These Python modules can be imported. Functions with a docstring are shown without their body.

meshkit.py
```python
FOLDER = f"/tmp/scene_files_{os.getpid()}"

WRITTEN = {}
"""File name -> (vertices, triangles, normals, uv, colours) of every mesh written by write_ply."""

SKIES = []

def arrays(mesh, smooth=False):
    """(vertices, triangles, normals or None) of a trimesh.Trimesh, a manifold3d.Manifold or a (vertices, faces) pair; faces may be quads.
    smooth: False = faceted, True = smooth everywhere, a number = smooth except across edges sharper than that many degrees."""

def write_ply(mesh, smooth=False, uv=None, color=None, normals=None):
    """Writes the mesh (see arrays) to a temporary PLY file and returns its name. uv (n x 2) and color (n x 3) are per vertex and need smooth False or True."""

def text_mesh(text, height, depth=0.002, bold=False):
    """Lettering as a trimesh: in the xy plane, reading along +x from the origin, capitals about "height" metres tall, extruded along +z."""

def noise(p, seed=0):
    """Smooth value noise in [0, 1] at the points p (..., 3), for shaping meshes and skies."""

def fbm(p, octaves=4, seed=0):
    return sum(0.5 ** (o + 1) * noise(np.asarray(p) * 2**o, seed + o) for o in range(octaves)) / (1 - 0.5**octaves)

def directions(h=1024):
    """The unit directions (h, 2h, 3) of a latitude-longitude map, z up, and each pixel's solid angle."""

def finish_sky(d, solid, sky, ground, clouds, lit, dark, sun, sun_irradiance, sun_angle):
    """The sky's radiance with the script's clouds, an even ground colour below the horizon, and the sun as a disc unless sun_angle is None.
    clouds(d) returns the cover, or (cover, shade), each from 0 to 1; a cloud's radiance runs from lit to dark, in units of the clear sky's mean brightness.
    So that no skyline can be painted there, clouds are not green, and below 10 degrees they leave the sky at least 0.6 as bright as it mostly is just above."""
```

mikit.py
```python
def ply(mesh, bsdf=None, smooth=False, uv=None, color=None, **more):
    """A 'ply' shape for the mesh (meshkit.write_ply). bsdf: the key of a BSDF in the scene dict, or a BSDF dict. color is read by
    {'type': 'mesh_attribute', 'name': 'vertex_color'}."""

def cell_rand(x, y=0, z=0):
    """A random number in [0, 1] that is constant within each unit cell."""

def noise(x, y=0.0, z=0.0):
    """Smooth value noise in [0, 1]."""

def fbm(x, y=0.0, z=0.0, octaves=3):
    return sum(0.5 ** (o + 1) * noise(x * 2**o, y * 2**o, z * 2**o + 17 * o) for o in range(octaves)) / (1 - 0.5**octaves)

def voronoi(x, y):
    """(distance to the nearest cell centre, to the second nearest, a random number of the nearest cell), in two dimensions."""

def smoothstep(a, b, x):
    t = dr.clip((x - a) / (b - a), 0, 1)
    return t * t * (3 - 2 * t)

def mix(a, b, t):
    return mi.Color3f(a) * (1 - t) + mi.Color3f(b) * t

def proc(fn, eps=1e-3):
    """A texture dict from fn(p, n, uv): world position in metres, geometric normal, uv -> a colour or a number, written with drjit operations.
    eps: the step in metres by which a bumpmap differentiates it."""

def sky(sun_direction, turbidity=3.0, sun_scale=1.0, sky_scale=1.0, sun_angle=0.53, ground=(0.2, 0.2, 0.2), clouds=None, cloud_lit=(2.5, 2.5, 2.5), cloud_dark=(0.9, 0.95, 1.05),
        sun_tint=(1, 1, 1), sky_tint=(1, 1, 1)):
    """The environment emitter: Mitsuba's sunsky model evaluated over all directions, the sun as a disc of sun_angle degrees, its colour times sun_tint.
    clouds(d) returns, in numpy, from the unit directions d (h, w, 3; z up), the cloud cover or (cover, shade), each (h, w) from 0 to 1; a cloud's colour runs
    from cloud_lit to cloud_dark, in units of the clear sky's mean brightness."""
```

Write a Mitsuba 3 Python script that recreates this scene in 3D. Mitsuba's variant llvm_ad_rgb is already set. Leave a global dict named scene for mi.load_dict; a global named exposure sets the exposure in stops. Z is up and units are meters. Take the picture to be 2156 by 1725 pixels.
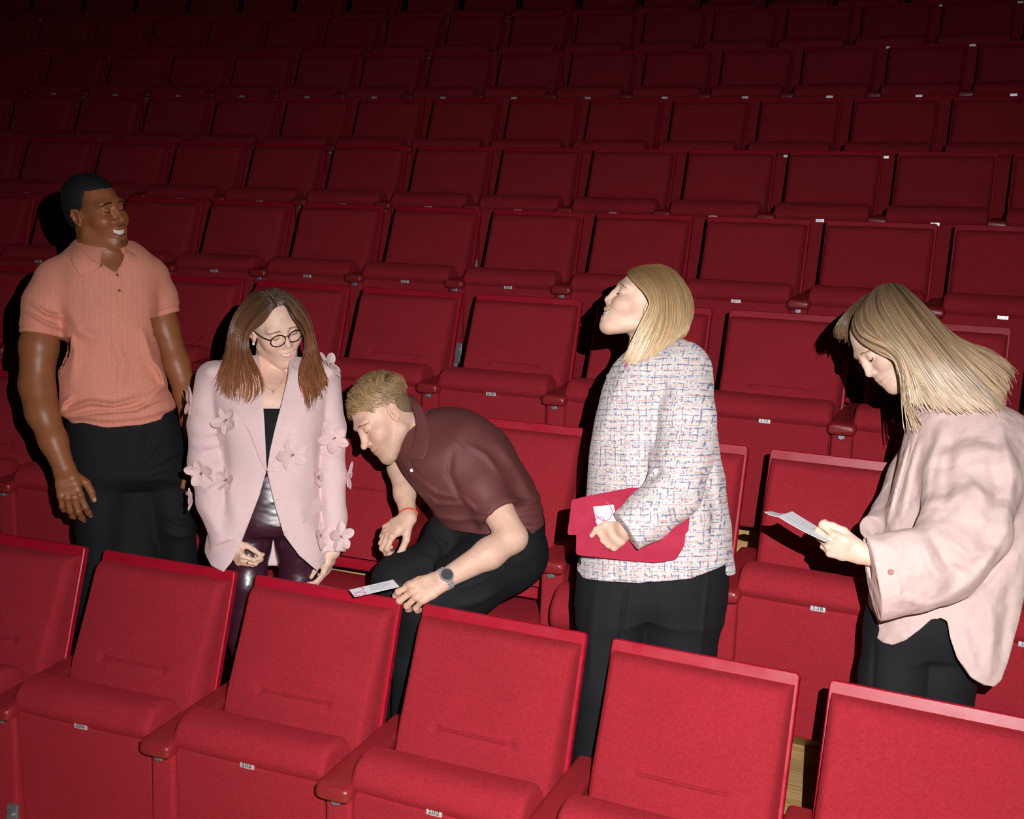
import math, numpy as np, trimesh, drjit as dr, mitsuba as mi, mikit, meshkit
from mikit import proc, noise, fbm, smoothstep, mix, cell_rand
T = mi.ScalarTransform4f
scene, labels = {'type': 'scene', 'integrator': {'type': 'path', 'max_depth': 6}}, {}
del scene['integrator']
rng = np.random.default_rng(7)

# ---------------------------------------------------------------- camera, light, exposure
W_, H_ = 2156, 1725
CAM = np.array([0.8592, -2.6541, 2.0292]); YAW, PITCH, ROLL, FPX = -22.785, -9.0629, 2.3069, 2344.49
_y, _p, _r = np.radians([YAW, PITCH, ROLL])
FWD = np.array([math.sin(_y) * math.cos(_p), math.cos(_y) * math.cos(_p), math.sin(_p)])
_rt = np.array([math.cos(_y), -math.sin(_y), 0]); _up = np.cross(_rt, FWD)
RT = _rt * math.cos(_r) + _up * math.sin(_r); UP = -_rt * math.sin(_r) + _up * math.cos(_r)
scene['camera'] = {'type': 'perspective', 'fov_axis': 'x', 'fov': math.degrees(2 * math.atan(W_ / 2 / FPX)), 'near_clip': 0.05, 'far_clip': 60.0,
                   'to_world': T().look_at(origin=CAM.tolist(), target=(CAM + FWD).tolist(), up=UP.tolist())}
# the photographer's flash, held a little to the right of and above the lens
FLASH = CAM + RT * 0.16 + UP * 0.13
AIM = CAM + FWD + RT * (1100 - W_ / 2) / FPX - UP * (1450 - H_ / 2) / FPX
scene['flash'] = {'type': 'spot', 'to_world': T().look_at(origin=FLASH.tolist(), target=(FLASH + AIM - CAM).tolist(), up=[0, 0, 1]), 'beam_width': 12.0, 'cutoff_angle': 54.0, 'intensity': {'type': 'rgb', 'value': [50.0, 48.8, 49.1]}}
scene['room_glow'] = {'type': 'constant', 'radiance': {'type': 'rgb', 'value': [0.0016, 0.0013, 0.0012]}}
exposure = 0.0

# ---------------------------------------------------------------- helpers
_used = set()
def numbered(name):
    key, i = name, 0
    while key in _used: i += 1; key = f'{name}_{i:03d}'
    _used.add(key); return key

def thing(name, label, cat, group=None, kind=None):
    key = numbered(name); labels[key] = {'label': label, 'category': cat}
    if group: labels[key]['group'] = group
    if kind: labels[key]['kind'] = kind
    return key

def put(name, mesh, bsdf, parent=None, smooth=35, M=None, label=None, color=None):
    key = numbered((parent + '__' if parent else '') + name)
    scene[key] = mikit.ply(mesh, bsdf, smooth, color=color)
    if M is not None: scene[key]['to_world'] = M
    if label: labels[key] = {'label': label}
    return key

def rgb(v): return {'type': 'rgb', 'value': list(v)}

def at(x, y, depth): return CAM + depth * (FWD + RT * (x - W_ / 2) / FPX - UP * (y - H_ / 2) / FPX)
def cdir(x, up, d):
    v = RT * x + UP * up + FWD * d; return v / np.linalg.norm(v)

_ico = trimesh.creation.icosphere(subdivisions=1).vertices
def rbox(lo, hi, r):
    lo, hi = np.array(lo, float), np.array(hi, float)
    c = np.array([[x, y, z] for x in (lo[0] + r, hi[0] - r) for y in (lo[1] + r, hi[1] - r) for z in (lo[2] + r, hi[2] - r)])
    return trimesh.convex.convex_hull((c[:, None] + _ico[None] * r).reshape(-1, 3))
def hull_spheres(pr, sub=2):
    s = trimesh.creation.icosphere(subdivisions=sub).vertices
    return trimesh.convex.convex_hull(np.concatenate([np.array(p)[None] + s * r for p, r in pr]))
def cat(*ms): return trimesh.util.concatenate(list(ms))
def cyl(p, q, r, n=16):
    return trimesh.creation.cylinder(radius=r, segment=[p, q], sections=n)
def tube(P, R, n=8, flat=1.0, up=None, caps=True):
    """A tube through the points P with radii R; flat squashes it along its own normal."""
    P = np.asarray(P, float); R = np.broadcast_to(np.asarray(R, float), len(P))
    t = np.gradient(P, axis=0); t /= np.linalg.norm(t, axis=1, keepdims=True) + 1e-12
    u = np.asarray(up if up is not None else [0.31, 0.2, 0.93], float); u = np.broadcast_to(u, P.shape)
    a = np.cross(t, u); a /= np.linalg.norm(a, axis=1, keepdims=True) + 1e-12; b = np.cross(a, t)
    th = np.linspace(0, 2 * np.pi, n, endpoint=False)
    V = P[:, None] + (np.cos(th)[None, :, None] * a[:, None] + flat * np.sin(th)[None, :, None] * b[:, None]) * R[:, None, None]
    V = V.reshape(-1, 3); k = len(P); F = []
    i = np.arange(k - 1)[:, None] * n; j = np.arange(n)[None]; j2 = (j + 1) % n
    q = np.stack([i + j, i + j2, i + n + j2, i + n + j], -1).reshape(-1, 4)
    F = np.vstack([q[:, [0, 2, 1]], q[:, [0, 3, 2]]])
    if caps:
        V = np.vstack([V, P[:1], P[-1:]])
        j = np.arange(n); c0, c1 = k * n, k * n + 1
        F = np.vstack([F, np.stack([np.full(n, c0), j, (j + 1) % n], 1), np.stack([np.full(n, c1), (k - 1) * n + (j + 1) % n, (k - 1) * n + j], 1)])
    return trimesh.Trimesh(V, F, process=False)
def tubes(P, R, n, flat, up):
    """Many tubes at once: P (m, k, 3), R (m, k), up (m, k, 3)."""
    m, k = P.shape[:2]; t = np.gradient(P, axis=1); t /= np.linalg.norm(t, axis=2, keepdims=True) + 1e-12
    a = np.cross(t, up); a /= np.linalg.norm(a, axis=2, keepdims=True) + 1e-12; b = np.cross(a, t)
    th = np.linspace(0, 2 * np.pi, n, endpoint=False)[None, None, :, None]
    V = P[:, :, None] + (np.cos(th) * a[:, :, None] + flat * np.sin(th) * b[:, :, None]) * R[:, :, None, None]
    V = np.concatenate([V.reshape(m, k * n, 3), P[:, :1], P[:, -1:]], 1)
    i = np.arange(k - 1)[:, None] * n; j = np.arange(n)[None]; j2 = (j + 1) % n
    q = np.stack([i + j, i + j2, i + n + j2, i + n + j], -1).reshape(-1, 4); j = np.arange(n)
    F = np.vstack([q[:, [0, 2, 1]], q[:, [0, 3, 2]], np.stack([np.full(n, k * n), j, (j + 1) % n], 1), np.stack([np.full(n, k * n + 1), (k - 1) * n + (j + 1) % n, (k - 1) * n + j], 1)])
    F = (F[None] + (np.arange(m) * (k * n + 2))[:, None, None]).reshape(-1, 3)
    return trimesh.Trimesh(V.reshape(-1, 3), F, process=False)
def catmull(P, n):
    P = np.asarray(P, float)
    from scipy.interpolate import CubicSpline
    s = np.r_[0, np.cumsum(np.linalg.norm(np.diff(P, axis=0), axis=1) ** 0.7)]
    return CubicSpline(s / s[-1], P, axis=0)(np.linspace(0, 1, n))
def text_on(text, height, O, ex, ey, depth=0.0006):
    """Lettering standing on a plane: centre O, reading along ex, up along ey."""
    m = meshkit.text_mesh(text, height)
    v, f, _ = meshkit.arrays(m)
    v = v - (v.min(0) + v.max(0)) / 2
    ex, ey = np.array(ex, float), np.array(ey, float); ez = np.cross(ex, ey)
    z = v[:, 2:3]; z = z / max(np.ptp(z), 1e-9) * depth
    return trimesh.Trimesh(np.array(O) + v[:, :1] * ex + v[:, 1:2] * ey + z * ez, f, process=False)

# ---------------------------------------------------------------- materials
def two(d): return {'type': 'twosided', 'bsdf': d}
def mat(name, d): scene[name] = d; return name
def fabric_col(base, amt=0.22, f=900):
    base = np.array(base)
    def fn(p, n, uv):
        g = noise(p[0] * f, p[1] * f, p[2] * f) * 0.6 + noise(p[0] * f * .37, p[1] * f * .37, p[2] * f * .37 + 5) * 0.4
        b = fbm(p[0] * 9, p[1] * 9, p[2] * 9, octaves=3)
        return mi.Color3f(*[float(c) for c in base]) * (1 + amt * (g - .5) * 2 + 0.14 * (b - .5))
    return proc(fn)
mat('mat_seat_fabric', two({'type': 'principled', 'base_color': fabric_col((0.29, 0.0160, 0.0255), .28, 480), 'roughness': 0.92, 'specular': 0.18, 'sheen': 0.25, 'sheen_tint': 0.8}))
mat('mat_seat_piping', two({'type': 'principled', 'base_color': rgb((0.33, 0.014, 0.017)), 'roughness': 0.8, 'specular': 0.2}))
def board_col(p, n, uv):
    g = fbm(p[0] * 6, p[1] * 60, p[2] * 60, octaves=3)
    return mi.Color3f(0.32, 0.003, 0.017) * (0.85 + 0.3 * g)
def board_rough(p, n, uv):
    return 0.29 + 0.22 * fbm(p[0] * 25, p[1] * 25, p[2] * 25 + 3, octaves=4)
mat('mat_board', two({'type': 'principled', 'base_color': proc(board_col), 'roughness': proc(board_rough), 'specular': 0.6}))
mat('mat_arm_leather', two({'type': 'bumpmap', 'scale': 0.0004, 't': proc(lambda p, n, uv: fbm(p[0] * 260, p[1] * 260, p[2] * 260, octaves=2)),
    'b': {'type': 'principled', 'base_color': rgb((0.23, 0.015, 0.019)), 'roughness': 0.36, 'specular': 0.55}}))
mat('mat_steel', two({'type': 'principled', 'base_color': rgb((0.30, 0.32, 0.36)), 'metallic': 0.75, 'roughness': 0.42}))
mat('mat_plate', two({'type': 'principled', 'base_color': rgb((0.88, 0.88, 0.90)), 'metallic': 0.7, 'roughness': 0.40}))
mat('mat_ink', two({'type': 'diffuse', 'reflectance': rgb((0.03, 0.03, 0.035))}))
def wood_col(p, n, uv):
    th = dr.atan2(p[0], p[1] + 25.39); s = th * 26.0; r = dr.sqrt(p[0] * p[0] + (p[1] + 25.39) * (p[1] + 25.39)) + p[2]
    row = dr.floor(r / 0.11)
    g = fbm(s * 3.2 + 7 * cell_rand(row, 1), r * 95, 0, octaves=4)
    f = noise(s * 40, r * 600)
    v = smoothstep(.35, .75, g)
    return mix((0.66, 0.42, 0.18), (0.46, 0.26, 0.095), v * 0.75 + 0.2 * f) * (0.88 + 0.2 * cell_rand(row, 5))
mat('mat_wood', two({'type': 'principled', 'base_color': proc(wood_col), 'roughness': 0.42, 'specular': 0.4}))
mat('mat_wall', two({'type': 'diffuse', 'reflectance': rgb((0.03, 0.022, 0.02))}))

# ---------------------------------------------------------------- the auditorium: stepped wooden floor on an arc
ARC, PITCH_R, RISE, SEAT_W = 25.3892, 0.8871, 0.3799, 0.55
OFF = [-2.47, -2.0712, -2.7072, -5.2955, -6.9091, -9.5331]
NROW = 10
def row_z(k): return RISE * k + 0.062 * max(0, k - 5)      # the upper rows climb a little more steeply
def arc_pt(s, r, z):
    th = s / ARC
    return np.array([r * math.sin(th), r * math.cos(th) - ARC, z])
TH = np.radians(np.linspace(-32, 22, 109))
def ring_strip(profile):
    """Sweeps the (radius, z) profile along the arc of the rows."""
    pr = np.array(profile, float); n, k = len(TH), len(pr)
    V = np.stack([np.outer(np.sin(TH), pr[:, 0]), np.outer(np.cos(TH), pr[:, 0]) - ARC, np.tile(pr[:, 1], (n, 1))], -1).reshape(-1, 3)
    i = np.arange(n - 1)[:, None] * k; j = np.arange(k)[None]; j2 = (j + 1) % k
    q = np.stack([i + j, i + j2, i + k + j2, i + k + j], -1).reshape(-1, 4)
    F = np.vstack([q[:, [0, 1, 2]], q[:, [0, 2, 3]]])
    m = trimesh.Trimesh(V, F, process=False)
    caps = []
    from shapely.geometry import Polygon
    return m
for k in range(NROW):
    r0 = ARC + PITCH_R * (k - 1) + 0.075 if k else ARC - 6.0
    r1 = ARC + PITCH_R * k + 0.075
    z = row_z(k)
    prof = [(r0, z - .48), (r0, z - 0.006), (r0 + 0.006, z), (r1 - 0.002, z), (r1 - 0.002, z - .48)]
    key = put('floor', ring_strip(prof), 'mat_wood', None, smooth=20)
    labels[key] = {'kind': 'structure', 'label': 'oak boarded floor in front of the first row of seats' if k == 0 else f'oak boarded step under seat row {k + 1} counted from the front', 'category': 'floor'}
rb = ARC + PITCH_R * (NROW - 1) + 0.075
key = put('wall_back', ring_strip([(rb, row_z(NROW - 1) - .4), (rb, row_z(NROW) + 4), (rb + .2, row_z(NROW) + 4), (rb + .2, row_z(NROW - 1) - .4)]), 'mat_wall', None, smooth=20)
labels[key] = {'kind': 'structure', 'label': 'dark back wall behind the topmost row of seats', 'category': 'wall'}

# ---------------------------------------------------------------- one theatre seat, in its own frame (x right, y back, z up; origin under the front top edge of the back board)
BT = 0.29                                     # recline of the back board
bn = np.array([0, -math.cos(BT), math.sin(BT)])      # out of the board towards the sitter
bd = np.array([0, -math.sin(BT), -math.cos(BT)])     # down along the board
def board_mesh():
    from shapely.geometry import box
    w, L, t = 0.24, 0.595, 0.024
    poly = box(-w + .012, .012, w - .012, L - .012).buffer(.012, quad_segs=3)
    def slab(inset, a, b):
        m = trimesh.creation.extrude_polygon(poly.buffer(-inset, quad_segs=3), b - a); m.apply_translation([0, 0, a]); return m
    pts = np.vstack([np.c_[np.array(poly.buffer(-i).exterior.coords), np.full(len(poly.buffer(-i).exterior.coords), z)] for i, z in ((.003, 0), (0, -.003), (0, -t + .003), (.003, -t))])
    h = trimesh.convex.convex_hull(pts)
    v = h.vertices; h.vertices = np.array([0, 0, 1.0]) + v[:, :1] * np.array([1, 0, 0]) + v[:, 1:2] * bd + v[:, 2:3] * bn
    return h
def cushion_mesh(hi):
    nu, nv = (81, 120) if hi else (41, 46)
    w0, v0, v1 = 0.231, 0.030, 0.55
    u = np.linspace(-1, 1, nu); u = np.sign(u) * (1 - (1 - np.abs(u)) ** 1.6); vv = np.linspace(0, 1, nv) 
    vv = np.where(vv < .3, .3 * (vv / .3) ** 1.5, vv)
    if hi: vv = np.sort(np.r_[vv[:-40:1], (np.linspace(-1, 1, 40) ** 3 * .03 + .305 - v0) / (v1 - v0)]) if False else np.interp(np.linspace(0, 1, nv), [0, .15, .38, .68, 1], [0, .07, .46, .59, 1]) * 1.0
    U, V = np.meshgrid(u * w0, v0 + vv * (v1 - v0))
    full = np.interp(V, [v0, .15, .33, .42, .56], [.047, .060, .084, .083, .075])
    ed = np.minimum(w0 - np.abs(U), 0.03) / 0.03
    et = np.minimum(V - v0, 0.045) / 0.045
    bulge = 0.010 * np.clip(1 - (U / w0) ** 2, 0, 1)
    def prof(e): return np.sqrt(np.clip(1 - (1 - e) ** 2.6, 0, 1))
    h = (full + bulge) * (0.30 + 0.70 * prof(ed)) * (0.10 + 0.90 * prof(et))
    h = np.where((ed <= 0) | (et <= 0), 0.0, h)
    g = np.exp(-((V - .305) / .0030) ** 2) * (1 / (1 + np.exp((np.abs(U) - .105) / .004)))
    g2 = np.exp(-(((V - .308) / .012) ** 2 + ((np.abs(U) - .108) / .011) ** 2)); g3 = np.exp(-((V - .29) / .035) ** 2) * np.exp(-((U / .13) ** 4))
    h = h - 0.0055 * g - 0.008 * g2 - 0.005 * g3 * (V < .307)
    # side walls: the outermost columns fall straight back to the board
    P = np.array([0, 0, 1.0]) + U[..., None] * np.array([1, 0, 0]) + V[..., None] * bd + h[..., None] * bn
    idx = np.arange(nu * nv).reshape(nv, nu)
    q = np.stack([idx[:-1, :-1], idx[1:, :-1], idx[1:, 1:], idx[:-1, 1:]], -1).reshape(-1, 4)
    m = trimesh.Trimesh(P.reshape(-1, 3), np.vstack([q[:, [0, 1, 2]], q[:, [0, 2, 3]]]), process=False)
    js = np.argmin(np.abs(u + .90)), np.argmin(np.abs(u - .90))
    return m, [tube(P[nv // 12::3, j] + bn * 0.0002, 0.0013, 5) for j in js]
def prof_loft(prof, hw, ends=0.018, steps=4, bow=None):
    """A closed (y, z) profile swept along x from -hw to hw, its ends rounded off."""
    pr = np.array(prof, float); c = pr.mean(0)
    xs, sc = [], []
    for i in range(steps + 1):
        a = i / steps * math.pi / 2
        xs.append(-hw + ends * (1 - math.sin(a))); sc.append(1 - (1 - math.cos(a - 0)) * 0)
    ang = np.linspace(0, math.pi / 2, steps + 1)
    xl = -hw + ends * (1 - np.cos(ang)); ins = ends * (1 - np.sin(ang))
    mid = np.linspace(-hw + ends, hw - ends, 13)[1:-1]
    X = np.r_[xl, mid, -xl[::-1]]; I = np.r_[ins, np.zeros(len(mid)), ins[::-1]]
    r = np.linalg.norm(pr - c, axis=1, keepdims=True)
    V, n = [], len(pr)
    for x, i in zip(X, I):
        p = c + (pr - c) * (1 - np.minimum(i / np.maximum(r, 1e-6), .9))
        if bow is not None: p = p + np.array([bow, 0.0]) * (1 - (x / hw) ** 2)
        V.append(np.c_[np.full(n, x), p])
    V = np.vstack(V); k = len(X)
    i = np.arange(k - 1)[:, None] * n; j = np.arange(n)[None]; j2 = (j + 1) % n
    q = np.stack([i + j, i + n + j, i + n + j2, i + j2], -1).reshape(-1, 4)
    F = [q[:, [0, 1, 2]], q[:, [0, 2, 3]]]
    import mapbox_earcut as me
    tri = me.triangulate_float64(V[:n, 1:], np.array([n], dtype=np.uint32)).reshape(-1, 3)
    F += [tri, tri[:, ::-1] + (k - 1) * n]
    m = trimesh.Trimesh(V, np.vstack(F), process=False); m.fix_normals(); return m
HINGE = np.array([-0.205, 0.44])
def smooth_prof(P, n=40):
    P = np.array(P, float); P = np.vstack([P, P[:1]])
    from scipy.interpolate import CubicSpline
    s = np.r_[0, np.cumsum(np.linalg.norm(np.diff(P, axis=0), axis=1) ** .5)]
    return CubicSpline(s, P, axis=0, bc_type='periodic')(np.linspace(0, s[-1], n, endpoint=False))
roll_prof = smooth_prof([(-.370, .612), (-.387, .632), (-.383, .662), (-.357, .690), (-.317, .699), (-.270, .690), (-.238, .655), (-.222, .56), (-.215, .44), (-.214, .32), (-.222, .235), (-.25, .225), (-.325, .235), (-.340, .40), (-.345, .58)], 56)
panel_prof = [(-.372, .609), (-.374, .600), (-.366, .45), (-.352, .215), (-.345, .203), (-.322, .203), (-.318, .215), (-.335, .45), (-.34, .609)]
board, (cushion, piping), (cushion_far, _) = board_mesh(), cushion_mesh(True), cushion_mesh(False)
roll_prof = roll_prof + np.array([-.010, .016]); panel_prof = np.array(panel_prof) + np.array([-.010, .016])
seat_roll = prof_loft(roll_prof, 0.232, 0.02, 4, bow=-0.004)
seat_panel = prof_loft(panel_prof, 0.228, 0.008, 2, bow=-0.004)
def arm_mesh():
    a = []
    for y, z, w, h in ((-.425, .630, .049, .021), (-.40, .632, .050, .024), (-.30, .640, .044, .022), (-.15, .652, .036, .020), (-.03, .656, .034, .019)):
        a.append((y, z, w, h))
    V = []
    th = np.linspace(0, 2 * np.pi, 20, endpoint=False)
    def ring(y, z, w, h, s):
        c, sn = np.cos(th), np.sin(th)
        return np.c_[np.sign(c) * np.abs(c) ** .45 * w * s, np.full(20, y), z + np.sign(sn) * np.abs(sn) ** .55 * h * (s if s < 1 else 1)]
    rings = [ring(-.431, .630, .049, .018, .75)] + [ring(*q, 1) for q in a] + [ring(-.024, .656, .034, .019, .8)]
    V = np.vstack(rings); n = 20; k = len(rings)
    i = np.arange(k - 1)[:, None] * n; j = np.arange(n)[None]; j2 = (j + 1) % n
    q = np.stack([i + j, i + n + j, i + n + j2, i + j2], -1).reshape(-1, 4)
    F = np.vstack([q[:, [0, 1, 2]], q[:, [0, 2, 3]], [[0, t, t + 1] for t in range(1, n - 1)], [[(k - 1) * n, (k - 1) * n + t + 1, (k - 1) * n + t] for t in range(1, n - 1)]])
    m = trimesh.Trimesh(V, F, process=False); m.fix_normals(); m.apply_translation([SEAT_W / 2, 0, 0]); return m
arm_pad = arm_mesh()
hx = SEAT_W / 2
arm_post = cat(rbox((hx - .037, -.395, .235), (hx + .037, -.10, .628), .012))
arm_bracket = cat(rbox((hx - .013, -.412, .592), (hx + .013, -.385, .619), .004), cyl((hx, -.408, .600), (hx, -.416, .600), .007))
seat_leg = cat(rbox((hx - .030, -.33, 0.0), (hx + .030, -.17, .012), .003), rbox((hx - .018, -.30, .008), (hx + .018, -.20, .30), .006),
               rbox((hx + .008, -.404, .245), (hx + .044, -.390, .345), .003), cyl((hx + .026, -.400, .312), (hx + .026, -.414, .312), .011), cyl((hx + .026, -.400, .268), (hx + .026, -.410, .268), .007), rbox((hx - .02, -.40, .05), (hx + .02, -.28, .25), .006), rbox((hx - .012, -.12, .30), (hx + .012, .0, .56), .006))
def tip(m, deg):
    """Swings a seat part down about the hinge."""
    m = m.copy(); a = math.radians(deg); y, z = m.vertices[:, 1] - HINGE[0], m.vertices[:, 2] - HINGE[1]
    m.vertices = np.c_[m.vertices[:, 0], HINGE[0] + y * math.cos(a) - z * math.sin(a), HINGE[1] + y * math.sin(a) + z * math.cos(a)]
    return m
plate_O = np.array([0, -.3875, .632])
plate = rbox((-.021, -.3905, .619), (.021, -.384, .639), .0012)
plate_dots = cat(*[cyl((sx * .0172, -.3900, .629), (sx * .0172, -.3912, .629), .0018, 10) for sx in (-1, 1)])
def digits(n): return text_on(str(n), 0.0115, (0, -.3908, .629), (1, 0, 0), (0, 0, 1))
_ply = {}
def shared(tag_, mesh, bsdf, smooth=35):
    if tag_ not in _ply: _ply[tag_] = mikit.ply(mesh, bsdf, smooth)
    return _ply[tag_]
ORD = ['first', 'second', 'third', 'fourth', 'fifth', 'sixth', 'seventh', 'eighth', 'ninth', 'tenth', 'eleventh', 'twelfth', 'thirteenth', 'fourteenth', 'fifteenth', 'sixteenth', 'seventeenth', 'eighteenth', 'nineteenth', 'twentieth']
FIRSTNO = [104, 141, 179, 219, 258, 298, 335, 373, 410, 448]
OFF += [-9.35 - .02, -10.9, -11.4, -12.0]
def project(X):
    v = np.asarray(X) - CAM; z = v @ FWD
    return W_ / 2 + FPX * (v @ RT) / z, H_ / 2 - FPX * (v @ UP) / z, z
LOWERED = {(1, 0): 74, (1, 1): 78, (1, 2): 42}
SPECIAL = {}
seat_count = 0
for row in range(NROW - 1):
    rad = ARC + PITCH_R * row; z0 = row_z(row)
    vis = []
    for i in range(-8, 26):
        s = (i + OFF[row]) * SEAT_W; th = s / rad
        c = np.array([rad * math.sin(th), rad * math.cos(th) - ARC, z0])
        px = project(c + [0, 0, .8]); 
        half = FPX * .34 / px[2]
        py = project(c + [0, 0, 1.0])[1]
        if px[2] > 0 and -half < px[0] < W_ + half and py > -160: vis.append((i, th, c, px[0]))
    for n, (i, th, c, pxx) in enumerate(vis):
        deg = LOWERED.get((row, i), 0); num = FIRSTNO[row] - i
        state = 'lowered' if deg > 50 else 'half lowered' if deg else 'tipped up'
        side = f'{ORD[n]} from the left' if n <= len(vis) // 2 else (f'{ORD[len(vis) - 1 - n]} from the right' if n < len(vis) - 1 else 'rightmost')
        if n == 0: side = 'leftmost'
        lab = f'red {state} theatre seat, {side} in the {ORD[row]} row from the front'
        if row == 1 and num == 138: lab = 'red tipped up theatre seat behind the sheet of paper the woman reads'
        if (row, i) == (1, 1): lab = 'red lowered theatre seat the man in maroon half sits on'
        if (row, i) == (1, 0): lab = 'red lowered theatre seat between the pink blazer and the man in maroon'
        if (row, i) == (1, 2): lab = 'red half lowered theatre seat behind the woman in tweed'
        t = thing('theatre_seat', lab, 'seat', 'rows of red theatre seats'); seat_count += 1
        M = T().translate(c.tolist()).rotate([0, 0, 1], -math.degrees(th))
        def add(nm, d):
            key = numbered(t + '__' + nm); scene[key] = {**d, 'to_world': M}; return key
        add('back_board', shared('board', board, 'mat_board', 25))
        bc = add('back_cushion', shared('cushion' if row < 3 else 'cushion_far', cushion if row < 3 else cushion_far, 'mat_seat_fabric', 50))
        if row < 3:
            for q in (0, 1): add('back_cushion__piping', shared(f'piping{q}', piping[q], 'mat_seat_piping', True))
        f = (lambda m: tip(m, deg)) if deg else (lambda m: m)
        add('seat_cushion', shared(f'roll{deg}', f(seat_roll), 'mat_seat_fabric', 40))
        add('seat_panel', shared(f'panel{deg}', f(seat_panel), 'mat_seat_fabric', 30))
        add('number_plate', shared(f'plate{deg}', f(cat(plate, plate_dots)), 'mat_plate', 30))
        if row < 5: add('number_plate__digits', mikit.ply(f(digits(num)), 'mat_ink'))
        add('arm_pad', shared('pad', arm_pad, 'mat_arm_leather', 40))
        add('arm_post', shared('post', arm_post, 'mat_seat_fabric', 40))
        add('arm_post__bracket', shared('bracket', arm_bracket, 'mat_steel', 30))
        add('leg', shared('leg', seat_leg, 'mat_steel', 30))
print('seats', seat_count)

# ---------------------------------------------------------------- modelling kit: distance fields meshed by surface nets
from concurrent.futures import ThreadPoolExecutor
POOL = ThreadPoolExecutor(4)
f32 = np.float32
def nrm(q): return np.sqrt(np.einsum('ij,ij->i', q, q))
def near(P, c, R, f):
    """The field f where P is within R of c; farther out a plain lower bound."""
    d = nrm(P - np.asarray(c, f32)); m = d < R; out = (d - R * .8).astype(f32)
    if m.any(): out[m] = f(P[m])
    return out
def smin(a, b, k):
    h = np.maximum(k - np.abs(a - b), 0) / k
    return np.minimum(a, b) - h * h * k * 0.25
def smax(a, b, k): return -smin(-a, -b, k)
def union(*ds, k=0.01):
    d = ds[0]
    for e in ds[1:]: d = smin(d, e, k)
    return d
def sph(P, c, r): return nrm(P - np.asarray(c, f32)) - r
def ell(P, c, r, R=None):
    q = P - np.asarray(c, f32)
    if R is not None: q = q @ np.asarray(R, f32)
    r = np.asarray(r, f32)
    k0 = nrm(q / r); k1 = nrm(q / (r * r)) + 1e-9
    return k0 * (k0 - 1) / k1
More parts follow.
